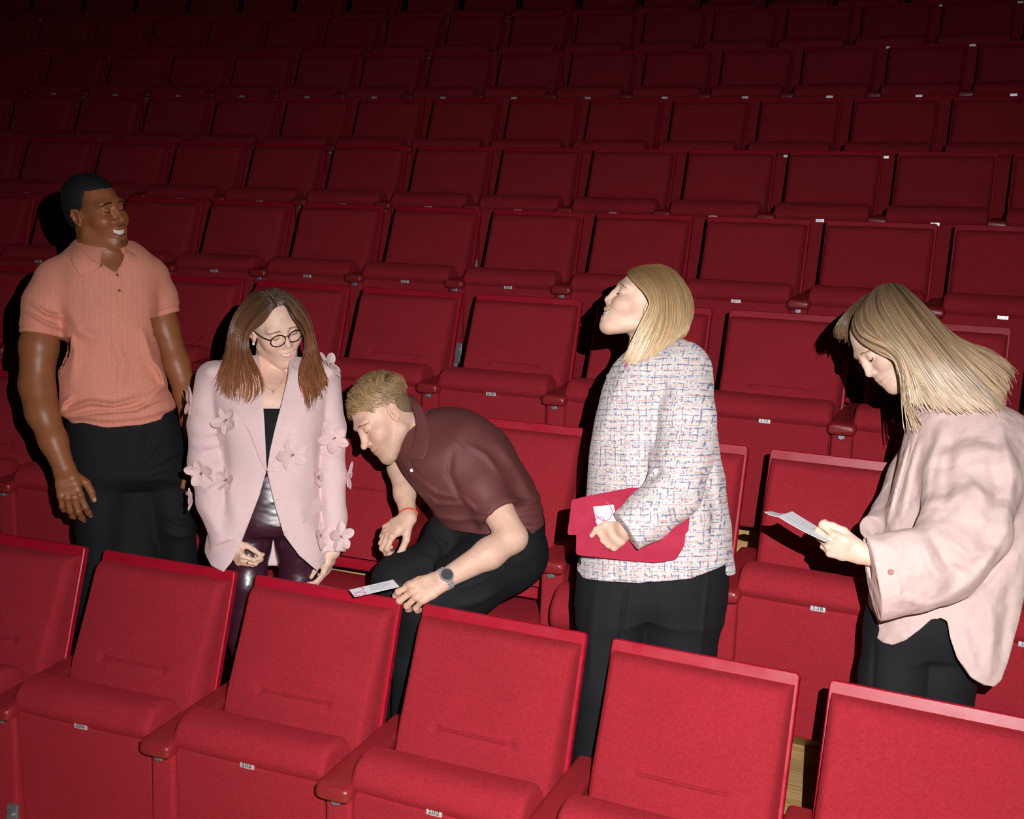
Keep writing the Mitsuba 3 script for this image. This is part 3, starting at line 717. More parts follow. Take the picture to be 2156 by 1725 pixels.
class Person:
    def __init__(s, label, px, py, depth):
        s.key = thing('person', label, 'person'); s.F = Frame(px, py, depth); s.L = s.F.L
    def head(s, x, y, d, fwd, up, o, sc=0.94):
        """Places a head: its centre, and where it looks and leans in (right, up, away)."""
        s.hc = s.L(x, y, d); s.B = basis(fwd, up); s.o, s.sc = o, sc; return s
    def h2l(s, p): return s.hc + (np.asarray(p) * s.sc) @ s.B.T
    def l2h(s, P): return ((P - s.hc.astype(f32)) @ s.B.astype(f32) / s.sc)
    def head_f(s, P): return head_sdf(s.l2h(P), s.o) * s.sc
    def hput(s, name, m, bsdf, parent=None, smooth=True, label=None):
        return put(name, trimesh.Trimesh(s.F.world(s.h2l(m.vertices)), m.faces, process=False), bsdf, parent or s.key, smooth, label=label)
    def drop(s, q, dx=0.0, dy=0.0, z=RISE + .07):
        X = s.F.world(np.asarray(q)); return s.F.loc([X[0] + dx, X[1] + dy, z])
    def lock_put(s, name, guides, n, seed, cols, parent=None, **kw):
        m, c = locks(guides, n, seed, out=s.hc, cols=cols, **kw); return s.lput(name, m, 'mat_hair', parent, True, color=c)
    def emit(s, name, f, box, h, bsdf, parent=None, **kw): return s.F.emit(name, f, box, h, bsdf, parent or s.key, **kw)
    def lput(s, name, m, bsdf, parent=None, smooth=True, label=None, color=None):
        return put(name, trimesh.Trimesh(s.F.world(m.vertices), m.faces, process=False), bsdf, parent or s.key, smooth, label=label, color=color)
def teeth_mesh(o, n=8):
    K = face_parts(o); ms = []; w = o.get('w', 1.0); c = K['mc']
    for i in range(n):
        u = (i + .5) / n * 2 - 1; x = u * c[1][0] * .92
        y = .0895 - .012 * u * u; zc = K['mm'][2] * (1 - u * u) + c[0][2] * u * u + .0022 * o.get('open', 0)
        wd = c[1][0] * 1.84 / n * .48; hh = .0062 * o.get('open', 0) * (1 - .5 * u * u)
        b = rbox((-wd * 1.08, -.002, -hh), (wd * 1.08, .002, hh), .0009); b.apply_transform(trimesh.transformations.rotation_matrix(-u * .38, [0, 0, 1])); b.apply_translation([x, y - .003, zc]); ms.append(b)
    return cat(*ms)

# ---------------------------------------------------------------- the man in the salmon polo shirt
def build_man_salmon():
    p = Person('dark haired man in a salmon polo shirt and black trousers, laughing', 235, 800, 3.66)
    L, F = p.L, p.F
    o = dict(w=1.0, smile=1.25, open=1.35, male=1, lips=1.25, nw=1.0, nose=1.0, eyes='down', lid=.001)
    p.head(203, 448, .02, (.69, .02, -.72), (-.47, .87, .16), o, .985)
    # right arm hanging in front of the picture's left, left arm at the far side
    arm = [L(98, 622, .04), L(82, 730, .02), L(77, 810, .01), L(90, 870, -.02), L(112, 928, -.045), L(135, 986, -.07)]; ar = [.053, .0585, .0530, .049, .0425, .033]
    arm2 = [L(330, 600, .09), L(346, 690, .09), L(371, 765, .07), L(392, 830, .05), L(404, 900, .04), L(410, 950, .03)]; ar2 = [.042, .047, .043, .039, .034, .026]
    hand2 = Hand(arm2[-1], (.05, -1, .0), (.9, 0, -.3), False, [(18, 28, 18)] * 4, [(.8, .5, -.2), (.9, .3, -.2), (.95, .1, -.2)], 1.0)
    W = L(136, 990, -.07)
    hand = Hand(W, L(156, 1078, -.09) - W, (-.18, .12, -.98), True, [(18, 28, 18), (20, 30, 20), (22, 32, 22), (26, 34, 22)], [(.70, .62, -.25), (.92, .22, -.25), (.97, .02, -.20)], 1.02, slim=1.06)
    def body(P):
        d = near(P, p.hc, .19, p.head_f)
        d = smin(d, cone(P, p.h2l((0, -.034, -.055)), L(213, 545, .055), .053, .064), .03)
        d = smin(d, ell(P, L(238, 585, .02), (.085, .075, .066)), .03)
        d = smin(d, cone(P, L(213, 540, .055), L(225, 620, .06), .075, .06), .04)
        d = smin(d, chain(P, [L(215, 600, .05), L(110, 600, .04)], [.05, .055], .02), .03)
        d = smin(d, chain(P, [L(215, 600, .07), L(326, 604, .10)], [.05, .04], .02), .03)
        d = smin(d, chain(P, arm, ar, .02), .02)
        d = smin(d, ell(P, L(84, 845, -.0), (.040, .070, .046)), .03)
        d = smin(d, near(P, hand2.g(.09, 0, 0), .17, hand2.sdf), .014)
        d = smin(d, chain(P, arm2, ar2, .02), .02)
        d = smin(d, near(P, hand.g(.09, 0, 0), .17, hand.sdf), .014)
        return d
    sk = skin_color(lin(142, 86, 54), lin(120, 62, 52), o, .25)
    def col(V):
        h = p.l2h(V.astype(f32)).astype(float); c = sk(h)
        g = np.clip(1 - np.linalg.norm((h - [0, .076, -.106]) / [.032, .036, .020], axis=1), 0, 1)[:, None] * 1.8
        mo = np.clip(1 - np.linalg.norm((h - [0, .095, -.0505]) / [.026, .02, .005], axis=1), 0, 1)[:, None] * .9
        k = np.clip(np.maximum(g, mo) * (.7 + .5 * vnoise(V.astype(f32), 420, 2)[:, None]), 0, .9); c = c * (1 - k) + k * np.array([.012, .009, .008])
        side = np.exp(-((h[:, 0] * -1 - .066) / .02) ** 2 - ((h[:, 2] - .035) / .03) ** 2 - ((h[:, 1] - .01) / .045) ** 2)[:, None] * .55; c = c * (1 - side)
        return hand.paint(V, c, nail=lin(200, 150, 130), knuckle=(.62, .6, .6))
    pts = np.vstack([arm, arm2, [p.hc], [L(180, 1090, -.1)], [L(215, 1060, -.1)]])
    p.emit('body', body, (pts.min(0) - .15, pts.max(0) + .15), .0024, 'mat_skin_dark', color=col)
    # hair: a close cropped cap
    def hair(P):
        q = p.l2h(P)
        d = ell(q, (0, -.022, .046), (.0795, .0985, .0865))
        d = smin(d, ell(q, (0, -.06, .0), (.064, .05, .06)), .02)
        x, y, z = q[:, 0], q[:, 1], q[:, 2]; wob = .002 * vnoise(q, 180, 6)
        r1 = .073 - z + 6 * np.clip(np.abs(x) - .048, 0, 1) ** 2; r2 = smax(y - .018 - .25 * (z - .03), -.002 - z, .01); r3 = np.maximum(y + .022, -.070 - z)
        d = smax(d, np.minimum(np.minimum(r1, r2), r3) + wob, .004)
        d = d + .0011 * vnoise(q.astype(f32), 330, 1) + .0008 * vnoise(q.astype(f32), 700, 2)
        return d * p.sc
    p.emit('hair', hair, (p.hc - .15, p.hc + .15), .0024, 'mat_afro', label='close cropped black hair', rel=0)
    for s in (-1, 1):
        p.hput('eyebrow', brow_mesh(o, s, 5, .0028, .0035, .0235, 0, 70), 'mat_lash')
        p.hput('eyelashes', lash_mesh(o, s, .001, .0011, .004), 'mat_lash')
    p.hput('teeth', teeth_mesh(o), 'mat_teeth', smooth=40, label='white upper teeth bared in a laugh')
    # polo shirt
    R = F.ring
    tr = [R(160, 508, 285, 508, .07, .060), R(135, 533, 318, 530, .06, .095), R(112, 560, 336, 556, .055, .112), R(104, 600, 338, 600, .05, .120), R(116, 640, 336, 640, .045, .125), R(128, 700, 334, 695, .04, .128),
          R(122, 770, 340, 765, .04, .122), R(125, 820, 352, 815, .04, .120), R(126, 855, 368, 848, .04, .122), R(140, 905, 374, 884, .04, .118)]
    sl1 = [L(115, 592, .05), L(95, 640, .03), L(84, 706, .02)]; sr1 = [.066, .069, .068]
    sl2 = [L(318, 585, .07), L(336, 625, .075), L(350, 664, .075)]; sr2 = [.062, .054, .050]
    folds = [([(125, 868), (190, 846), (240, 852), (300, 835)], 6, .008), ([(135, 880), (200, 868), (280, 862), (360, 830)], 5, .005), ([(330, 760), (345, 810), (300, 850)], 7, .006), ([(140, 690), (160, 740), (150, 800)], 9, .006),
             ([(70, 640), (100, 662), (128, 668)], 5, .006), ([(62, 660), (95, 680), (125, 690)], 4, .005), ([(135, 640), (170, 700), (215, 720)], 12, .006), ([(230, 700), (260, 760), (250, 830)], 10, .004), ([(150, 835), (135, 850), (128, 870)], 6, .008), ([(300, 700), (318, 760), (350, 800)], 8, .006)]
    fl = [(F.P2(a), w * .00156, amp) for a, w, amp in folds]
    lo_ = F.P2([(140, 893), (230, 899), (300, 893), (371, 874)])
    def shirt0(P):
        d = slabs(P, tr, 2.4, bot=False)
        d = smin(d, chain(P, sl1, sr1, .02), .035); d = smin(d, chain(P, sl2, sr2, .02), .03)
        return d
    vneck = F.P2([(212, 556), (243, 579), (262, 545), (250, 520), (215, 530)])
    def shirt(P):
        d = shirt0(P)
        for a, w, amp in fl: d = d - 2.2 * fold(P[:, :2], a, w, amp)
        d = d + .0022 * vnoise(P * np.array([1, .5, 1], f32), 22, 4) 
        # hem, its ribbed band a little tighter
        hem = np.interp(P[:, 0], lo_[:, 0], lo_[:, 1]); d = d + .010 * (1 / (1 + np.exp((P[:, 1] - hem - .020) / .0025)))
        d = np.maximum(d, hem - P[:, 1])
        # cuffs and the open neck
        for (a, b), r in (((sl1[1], sl1[2]), .0), ((sl2[1], sl2[2]), 0)):
            ax = (b - a) / np.linalg.norm(b - a); t = (P - b.astype(f32)) @ ax.astype(f32); near = np.linalg.norm(P - b.astype(f32), axis=1) < .13
            d = np.where(near, d + .004 / (1 + np.exp((-t - .020) / .0015)), d)
            d = np.where(near, np.maximum(d, t), d)
        d = np.maximum(d, -(cone(P, p.h2l((0, -.034, -.055)), L(213, 545, .05), .057, .070)))
        d = np.where(P[:, 2] < .03, np.maximum(d, -poly2(P[:, :2], vneck)), d)
        return d
    ax_u = np.array([math.cos(.18), 0, math.sin(.18)])
    def polo_col(pw, n, uv):
        q = mi.Vector3f(pw) - mi.Vector3f(*[float(x) for x in F.O])
        u = dr.dot(q, mi.Vector3f(*[float(x) for x in F.R])); v = dr.dot(q, mi.Vector3f(*[float(x) for x in F.U]))
        x = u / .0165 + .25 * v; i = dr.floor(x); fr = x - i
        ln = dr.select((fr < .10) & (cell_rand(i, dr.floor(v / .085 + 3 * cell_rand(i))) > .25), 1.0, 0.0)
        g = noise(u * 500, v * 900, q[2] * 300)
        return mi.Color3f(0.66, 0.255, 0.175) * (.84 + .32 * g) * (1 - .10 * ln)
    mat('mat_salmon', two({'type': 'principled', 'base_color': proc(polo_col), 'roughness': 0.7, 'specular': 0.25, 'sheen': 0.3}))
    pts = np.vstack([L(35, 500, .2), L(385, 915, -.15)])
    sh = p.emit('polo_shirt', shirt, (pts.min(0) - .03, pts.max(0) + .03), .0042, 'mat_salmon')
    # collar: two leaves over a low stand, and the placket
    S = lambda pts, lift=.003: snap(shirt0, [L(x, y) for x, y in pts], lift)
    p.lput('collar', sheet([np.vstack([[L(168, 498, .085), L(163, 504, .045)], S([(176, 530), (190, 546), (211, 561)], .010)]), np.vstack([[L(162, 502, .085), L(154, 512, .045)], S([(164, 542), (180, 560), (211, 562)], .013)]), np.vstack([[L(156, 507, .085), L(145, 520, .04)], S([(150, 548), (166, 577), (212, 563)], .009)])], .003, 28, 10), 'mat_salmon', sh)
    p.lput('collar', sheet([np.vstack([[L(266, 508, .06), L(264, 520, -.01)], S([(262, 536), (257, 556), (244, 578)], .008)]), np.vstack([[L(284, 520, .05), L(283, 530, -.01)], S([(282, 546), (267, 556), (247, 580)], .004)])], .003, 28, 8), 'mat_salmon', sh)
    p.lput('collar_stand', sheet([S([(208, 558), (222, 566), (243, 578)], .003), S([(206, 563), (221, 573), (241, 586)], .004)], .003, 16, 4), 'mat_salmon', sh)
    p.lput('placket', sheet([S([(238, 578), (242, 605), (246, 640), (249, 690)], .002), S([(254, 574), (257, 605), (260, 640), (262, 690)], .002)], .003, 20, 5), 'mat_salmon', sh)
    for x, y in ((213, 563), (247, 583), (251, 616)):
        c = S([(x, y)], .006 if y > 570 else .011)[0]
        p.lput('button', tube([c + [0, 0, .001], c + [0, 0, -.002]], [.0048, .0042], 14), 'mat_button_brown', sh, 40)
    # trousers
    legA = [L(215, 925, .06), L(217, 1000, .06), L(213, 1110, .05), L(208, 1300, .06), L(206, 1560, .10)]; rA = [.112, .100, .078, .068, .060]
    legB = [L(318, 925, .07), L(349, 1010, .06), L(372, 1110, .04), L(382, 1230, .10), L(372, 1500, .16)]; rB = [.100, .080, .060, .060, .056]
    pr = [R(150, 862, 364, 860, .045, .104), R(144, 915, 383, 912, .05, .115), R(143, 960, 394, 960, .05, .120), R(148, 1000, 398, 1000, .05, .115), R(170, 1018, 385, 1018, .05, .095), R(230, 1034, 330, 1034, .05, .05)]
    tf = [(F.P2(a), w * .00156, amp) for a, w, amp in [([(300, 990), (345, 965), (392, 940)], 6, .007), ([(302, 1000), (350, 985), (398, 985)], 5, .006), ([(300, 975), (330, 930), (370, 915)], 6, .006), ([(345, 1085), (380, 1100), (405, 1095)], 6, .008), ([(343, 1115), (375, 1130), (408, 1125)], 6, .008), ([(300, 880), (297, 940), (300, 990)], 5, .004), ([(300, 1010), (340, 1005), (395, 1020)], 6, .006)]]
    def trousers(P):
        d = slabs(P, pr, 2.4, bot=False)
        legs = np.minimum(chain(P, legA, rA, .02, (0, 0, 1), 1.05), chain(P, legB, rB, .02))
        d = smin(d, legs, .03)
        for a, w, amp in tf: d = d - fold(P[:, :2], a, w, amp)
        d = d + .0025 * vnoise(P * np.array([1, .45, 1], f32), 18, 9)
        return np.maximum(d, P[:, 1] - L(0, 862)[1])
    pts = np.vstack([legA, legB, pr[0][0][None], L(130, 870)[None], L(415, 1000)[None]])
    p.emit('trousers', trousers, (pts.min(0) - .13, pts.max(0) + .13), .006, 'mat_black_cloth')
    for q in (legA[-1], legB[-1]):
        foot = shoe_at(F, q); p.lput('shoe', foot, 'mat_black_cloth', smooth=40)
    return p
def sheet(rows, th, nu=20, nv=8):
    """A cloth leaf of some thickness through rows of points."""
    from scipy.interpolate import CubicSpline, interp1d
    G = np.array([catmull(r, nu) for r in rows])
    x = np.linspace(0, 1, len(G)); f = CubicSpline(x, G, axis=0) if len(G) > 2 else interp1d(x, G, axis=0)
    V = f(np.linspace(0, 1, nv)).reshape(-1, 3)
    i = np.arange(nv * nu).reshape(nv, nu); q = np.stack([i[:-1, :-1], i[:-1, 1:], i[1:, 1:], i[1:, :-1]], -1).reshape(-1, 4)
    Fc = np.vstack([q[:, [0, 1, 2]], q[:, [0, 2, 3]]]); m = trimesh.Trimesh(V, Fc, process=False); N = m.vertex_normals
    A, Bv = V + N * th / 2, V - N * th / 2; n = len(V)
    b = np.r_[i[0, :], i[1:, -1], i[-1, -2::-1], i[-2:0:-1, 0]]; b2 = np.roll(b, -1)
    side = np.vstack([np.stack([b, b + n, b2], 1), np.stack([b2, b + n, b2 + n], 1)])
    m = trimesh.Trimesh(np.vstack([A, Bv]), np.vstack([Fc, Fc[:, ::-1] + n, side]), process=False); m.fix_normals(); return m
def surf_hit(f, c):
    """Moves a point along the depth axis onto the near side of a field."""
    q = np.array(c, float); q[2] = -.35
    for _ in range(80): q[2] += max(float(f(q[None].astype(f32))[0]), .0003) * .6
    return q
def shoe_at(F, ank):
    z = F.world(ank); fl = z.copy(); fl[2] = RISE
    toe = fl + np.array([.06, -.20, 0]); heel = fl + np.array([-.01, .05, 0])
    m = hull_spheres([(heel + [0, 0, .04], .038), (fl + [0, 0, .055], .045), (toe + [0, 0, .03], .028), (toe * .45 + fl * .55 + [0, 0, .04], .040)], 2)
    m.vertices = F.loc(m.vertices); return m
mat('mat_button_brown', two({'type': 'principled', 'base_color': rgb((0.12, 0.035, 0.025)), 'roughness': 0.5, 'specular': 0.2}))

# ---------------------------------------------------------------- the woman in the pink blazer with cloth flowers
mat('mat_pink_blazer', two({'type': 'principled', 'base_color': fabric_col((0.66, 0.485, 0.475), .10, 800), 'roughness': 0.8, 'specular': 0.2, 'sheen': 0.1}))
mat('mat_gold', two({'type': 'principled', 'base_color': rgb((0.60, 0.38, 0.12)), 'metallic': 0.75, 'roughness': 0.3}))
mat('mat_stamen', two({'type': 'principled', 'base_color': rgb((0.28, 0.12, 0.05)), 'roughness': 0.5}))
mat('mat_pearl', two({'type': 'principled', 'base_color': rgb((0.75, 0.70, 0.62)), 'roughness': 0.2, 'specular': 0.6}))
mat('mat_burgundy_leather', two({'type': 'bumpmap', 'scale': 0.004, 't': proc(lambda p, n, uv: fbm(p[0] * 14, p[1] * 14, p[2] * 30, octaves=3), 2e-3),
    'b': {'type': 'principled', 'base_color': rgb((0.036, 0.008, 0.017)), 'roughness': 0.34, 'specular': 0.65}}))
mat('mat_tortoise', two({'type': 'principled', 'base_color': rgb((0.022, 0.010, 0.007)), 'roughness': 0.2, 'specular': 0.6}))
mat('mat_lens', {'type': 'thindielectric', 'int_ior': 1.18})
mat('mat_black_top', two({'type': 'principled', 'base_color': rgb((0.008, 0.008, 0.010)), 'roughness': 0.8, 'specular': 0.2}))
def torus(c, r, rt, ex, ey, n=40, sx=1.0, sy=1.0):
    th = np.linspace(0, 2 * np.pi, n, endpoint=False)
    P = np.array(c) + np.cos(th)[:, None] * r * sx * np.array(ex) + np.sin(th)[:, None] * r * sy * np.array(ey)
    P = np.vstack([P, P[:1]]); return tube(P, rt, 8, 1, up=np.cross(ex, ey), caps=False)
def petal(rng_, L=.046, W=.034, curl=.25):
    """One cut cloth petal lying along +x, its edge finely scalloped."""
    nu, nv = 9, 13; u = np.linspace(0, 1, nu); a = np.linspace(-1, 1, nv)
    U, A = np.meshgrid(u, a, indexing='ij')
    wid = W * .5 * np.sin(np.pi * np.clip(U * .93 + .05, 0, 1)) ** .62 * (1 - .25 * (1 - U))
    wid = wid * (1 + .035 * np.sin(U * 60) * (np.abs(A) > .9))
    x = L * U; y = wid * A; z = curl * L * (U ** 2) * .9 + .25 * wid * (A ** 2) - .002 * np.exp(-(A / .12) ** 2)
    return sheet_grid(np.stack([x, y, z], -1), .0012)
def sheet_grid(G, th):
    nv, nu = G.shape[:2]; V = G.reshape(-1, 3); i = np.arange(nv * nu).reshape(nv, nu)
    q = np.stack([i[:-1, :-1], i[:-1, 1:], i[1:, 1:], i[1:, :-1]], -1).reshape(-1, 4); Fc = np.vstack([q[:, [0, 1, 2]], q[:, [0, 2, 3]]])
    N = trimesh.Trimesh(V, Fc, process=False).vertex_normals; n = len(V)
    b = np.r_[i[0, :], i[1:, -1], i[-1, -2::-1], i[-2:0:-1, 0]]; b2 = np.roll(b, -1)
    side = np.vstack([np.stack([b, b + n, b2], 1), np.stack([b2, b + n, b2 + n], 1)])
    return trimesh.Trimesh(np.vstack([V + N * th / 2, V - N * th / 2]), np.vstack([Fc, Fc[:, ::-1] + n, side]), process=False)
def grad(f, c, e=.004):
    P = np.array(c, f32)[None] + np.vstack([np.eye(3), -np.eye(3)]).astype(f32) * e; v = f(P); g = v[:3] - v[3:]; return g / (np.linalg.norm(g) + 1e-9)
def flower_on(p, f, x, y, seed, size=1.0, side=None, d0=None):
    g = np.random.default_rng(seed)
    c = snap(f, [p.L(x, y)], 0.0)[0] if side is None else p.L(x, y, d0)
    if side is None: n = grad(f, c)
    else: n = np.array(side, float); n /= np.linalg.norm(n)
    a = np.cross(n, [.3, .9, .1]); a /= np.linalg.norm(a); b = np.cross(n, a); B = np.stack([a, b, n], 1)
    key = numbered(p.key + '__flower'); ms = []; n5 = 5; ph = g.uniform(0, 6.28)
    first = None
    for k in range(n5):
        m = petal(g, .046 * size * g.uniform(.9, 1.1), .036 * size, g.uniform(.05, .45)); t = ph + 2 * math.pi * k / n5 + g.uniform(-.15, .15)
        v = m.vertices; v = np.c_[v[:, 0] * math.cos(t) - v[:, 1] * math.sin(t), v[:, 0] * math.sin(t) + v[:, 1] * math.cos(t), v[:, 2] + .004 + .0012 * k]
        m.vertices = c + v @ B.T
        put('petal', trimesh.Trimesh(p.F.world(m.vertices), m.faces, process=False), 'mat_pink_blazer', key, 30)
    st = [tube([c + B @ [0, 0, .004], c + B @ np.array([g.uniform(-.006, .006), g.uniform(-.006, .006), g.uniform(.010, .016)])], [.0008, .0014], 6) for _ in range(7)]
    put('stamen', trimesh.Trimesh(p.F.world(cat(*st).vertices), cat(*st).faces, process=False), 'mat_stamen', key, True, label='golden brown stamens')
def build_woman_blazer():
    p = Person('long haired woman in glasses and a pale pink blazer with cloth flowers, looking down', 570, 900, 3.45)
    L, F, R = p.L, p.F, p.F.ring
    o = dict(w=1.03, smile=1.0, open=.95, lips=1.0, nose=.95, jaw=.95, eyes='down', lid=-.002)
    p.head(577, 690, .0, (.42, -.38, -.80), (-.16, .89, -.42), o, .90)
    W1_ = L(483, 1143, -.075); h1 = Hand(W1_, (.52, -.70, -.50), (-.60, -.50, -.60), True, [(35, 50, 30), (45, 60, 35), (52, 65, 40), (58, 70, 40)], [(.80, .30, -.45), (.90, .0, -.45), (.9, -.1, -.4)], .82, slim=.86)
    W2_ = L(700, 1160, -.04); h2 = Hand(W2_, (-.30, -.94, .12), (.90, -.22, -.38), False, [(20, 30, 20), (22, 32, 20), (24, 34, 20), (28, 36, 20)], [(.92, .10, -.35), (.97, .02, -.25), (.98, .0, -.2)], .80, slim=.84)
    def body(P):
        d = near(P, p.hc, .18, p.head_f)
        d = smin(d, cone(P, p.h2l((0, -.038, -.055)), L(570, 800, .055), .045, .051), .014)
        d = smin(d, ell(P, L(572, 850, .035), (.12, .085, .100)), .05)
        d = smin(d, chain(P, [L(572, 840, .04), L(450, 830, .03), L(435, 960, .0), L(483, 1143, -.07)], [.05, .04, .035, .025], .02), .03)
        d = smin(d, chain(P, [L(572, 840, .04), L(680, 830, .03), L(697, 960, .0), L(701, 1162, -.04)], [.05, .04, .033, .023], .02), .03)
        d = smin(d, near(P, h1.g(.09, 0, 0), .16, h1.sdf), .012)
        return smin(d, near(P, h2.g(.09, 0, 0), .16, h2.sdf), .012)
    sk = skin_color((.68, .45, .345), (.58, .30, .28), o, .35)
    def col(V):
        c = sk(p.l2h(V.astype(f32)).astype(float))
        return h2.paint(V, h1.paint(V, c, (.66, .42, .36)), (.66, .42, .36))
    bx = bounds(L(430, 590, -.2), L(720, 1225, .15), pad=.02)
    p.emit('body', body, bx, .0022, 'mat_skin', color=col)
    for s in (-1, 1):
        p.hput('eyebrow', brow_mesh(o, s, 11, .0015, .002, .0205, 0, 55), 'mat_brow_brown')
        p.hput('eyelashes', lash_mesh(o, s, -.002, .0007, .006), 'mat_lash')
    p.hput('teeth', teeth_mesh({**o, 'open': .75}, 10), 'mat_teeth', smooth=40)
    # glasses
    gl = numbered(p.key + '__glasses'); G = []
    for s in (-1, 1): G.append(torus((s * .0315, .0985 - .003, -.007),   .0248, .0023, (1, -.12 * s, 0), (0, .18, .98), 44, 1.05, .90))
    G.append(tube(catmull([(-.0085, .1000, .001), (0, .1030, .005), (.0085, .1000, .001)], 10), .0017, 8))
    for s in (-1, 1): G.append(tube(catmull([(s * .056, .0925, .002), (s * .066, .075, .004), (s * .073, .02, .006), (s * .0765, -.012, .010), (s * .074, -.03, -.012)], 18), [.0022] * 18, 6))
    p.hput('glasses__frame', cat(*G), 'mat_tortoise')
    for s in (-1, 1):
        th = np.linspace(0, 2 * np.pi, 32, endpoint=False); ring = np.c_[s * .0315 + .0248 * np.cos(th), .0955 - .12 * s * .0248 * np.cos(th) + .18 * .0245 * np.sin(th), -.007 + .0222 * np.sin(th)]
        V = np.vstack([ring, ring.mean(0)]); p.hput('glasses__lens', trimesh.Trimesh(V, [[i, (i + 1) % 32, 32] for i in range(32)], process=False), 'mat_lens', label='clear round lens')
    hp = p.h2l
    # pearl earring, chain and pendant
    e = hp((-.0775 * 1.0, -.010, -.038)); s_ = trimesh.creation.icosphere(2, .0045); s_.apply_translation(e + [0, -.004, -.004]); p.lput('earring', s_, 'mat_pearl', label='small pearl drop earring')
    ch = snap(body, [L(548, 800), L(556, 812), L(566, 820), L(575, 823), (L(588, 812)), L(598, 798)], .0008); p.lput('necklace', tube(catmull(ch, 24), .0006, 5), 'mat_gold', label='thin gold chain')
    pe = trimesh.creation.icosphere(2, .0042); pe.vertices *= [1, 1, .5]; pe.apply_translation(snap(body, [L(575, 827)], .002)[0]); p.lput('necklace__pendant', pe, 'mat_gold')
    rg = h1.fing[1][0]; p.lput('ring', torus((rg[0] * .45 + rg[1] * .55), .0088, .0022, np.cross(h1.n, rg[1] - rg[0]) / np.linalg.norm(np.cross(h1.n, rg[1] - rg[0])), h1.n, 24), 'mat_gold', label='chunky gold ring')
    # blazer
    br = [R(500, 752, 650, 752, .04, .055), R(450, 768, 690, 768, .03, .085), R(436, 785, 702, 785, .025, .10), R(440, 830, 694, 830, .02, .118), R(455, 900, 682, 900, .0, .128), R(460, 960, 678, 960, .0, .130), R(455, 1020, 678, 1020, .0, .134), R(446, 1080, 682, 1080, .0, .138), R(434, 1140, 690, 1140, .0, .142), R(425, 1205, 696, 1205, .0, .146)]
    s1 = [L(452, 800, .03), L(434, 895, .02), L(435, 975, -.01), L(452, 1055, -.04), L(482, 1142, -.075)]; r1 = [.058, .054, .053, .052, .048]
    s2 = [L(682, 800, .03), L(696, 900, .01), L(699, 1000, -.01), L(702, 1090, -.03), L(701, 1162, -.045)]; r2 = [.052, .045, .043, .039, .034]
    opening = F.P2([(551, 829), (556, 875), (559, 947), (561, 990), (547, 1039), (513, 1127), (490, 1175), (476, 1192), (470, 1240), (672, 1240), (664, 1193), (628, 1161), (597, 1119), (578, 1058), (563, 993), (568, 947), (586, 875), (606, 792), (610, 740), (545, 740), (549, 795)])
    hem = F.P2([(380, 1100), (400, 1120), (421, 1146), (448, 1185), (471, 1194), (664, 1194), (690, 1172), (720, 1140), (760, 1100)])
    fo = [(F.P2(a), w * .00147, amp) for a, w, amp in [([(405, 905), (440, 925), (470, 915)], 6, .006), ([(402, 930), (430, 950), (472, 940)], 5, .006), ([(402, 965), (430, 985), (470, 975)], 6, .006), ([(410, 1010), (440, 1030), (480, 1010)], 6, .005), ([(415, 860), (440, 885), (466, 890)], 7, .005), ([(672, 880), (700, 900), (724, 890)], 5, .005), ([(670, 950), (700, 960), (726, 945)], 5, .005), ([(470, 900), (478, 1000), (470, 1100)], 8, -.006), ([(668, 900), (670, 1000), (675, 1120)], 7, -.006), ([(480, 1030), (500, 1080), (490, 1140)], 14, .005), ([(600, 1010), (630, 1060), (650, 1120)], 14, .004), ([(430, 1060), (455, 1100), (470, 1130)], 8, .004)]]
    def blazer0(P):
        d = slabs(P, br, 2.3, bot=False); d = smin(d, ell(P, L(446, 785, .03), (.030, .028, .07)), .03); d = smin(d, ell(P, L(690, 785, .03), (.030, .028, .07)), .03)
        d = smin(d, sleeve(P, s1, r1, .02), .014); return smin(d, sleeve(P, s2, r2, .02), .014)
    def blazer(P):
        d = blazer0(P)
        for a, w, amp in fo: d = d - fold(P[:, :2], a, w, amp)
        d = d + .0018 * vnoise(P * np.array([1, .6, 1], f32), 20, 4)
        sl = np.minimum(chain(P, s1, r1, .02), chain(P, s2, r2, .02))
        d = np.where(P[:, 2] < .02, np.maximum(d, -poly2(P[:, :2], opening)), d)
        inn = np.interp(P[:, 0], hem[:, 0], hem[:, 1]); d = np.where(sl > .012, np.maximum(d, inn - P[:, 1]), d)
        return d
    # hair
    hp = p.h2l
    gl_ = [[hp((-0.0035, .066, 0.104)), hp((-0.026, .066, 0.1040)), L(568, 662, -.10), L(540, 688, -.075), L(519, 714, -.01), L(527, 748, -.04), L(544, 782, -.065), L(553, 812, -.085), L(541, 846, -.10)],
           [hp((-0.0035, .050, 0.117)), hp((-0.026, .050, 0.1230)), L(548, 655, -.075), L(519, 690, -.045), L(512, 740, -.035), L(519, 790, -.06), L(522, 825, -.09), L(514, 850, -.105)],
           [hp((-0.0035, .025, 0.1245)), hp((-0.026, .025, 0.1305)), L(532, 642, -.04), L(502, 686, -.00), L(494, 740, -.01), L(492, 790, -.05), L(489, 825, -.08), L(491, 847, -.10)],
           [hp((-0.0035, -.005, 0.1265)), hp((-0.026, -.005, 0.1325)), L(522, 633, .0), L(494, 676, .03), L(483, 740, .02), L(477, 790, -.02), L(475, 820, -.05), L(479, 840, -.07)],
           [hp((-0.0035, -.04, 0.1225)), hp((-0.026, -.04, 0.1285)), L(520, 632, .05), L(494, 672, .07), L(483, 735, .06), L(470, 775, .02), L(462, 797, -.02), L(455, 818, -.05)],
           [hp((-0.0035, -.07, 0.106)), hp((-0.026, -.07, 0.1120)), L(535, 642, .1), L(512, 690, .12), L(502, 750, .11), L(492, 790, .11), L(482, 820, .10), L(475, 845, .10)]]
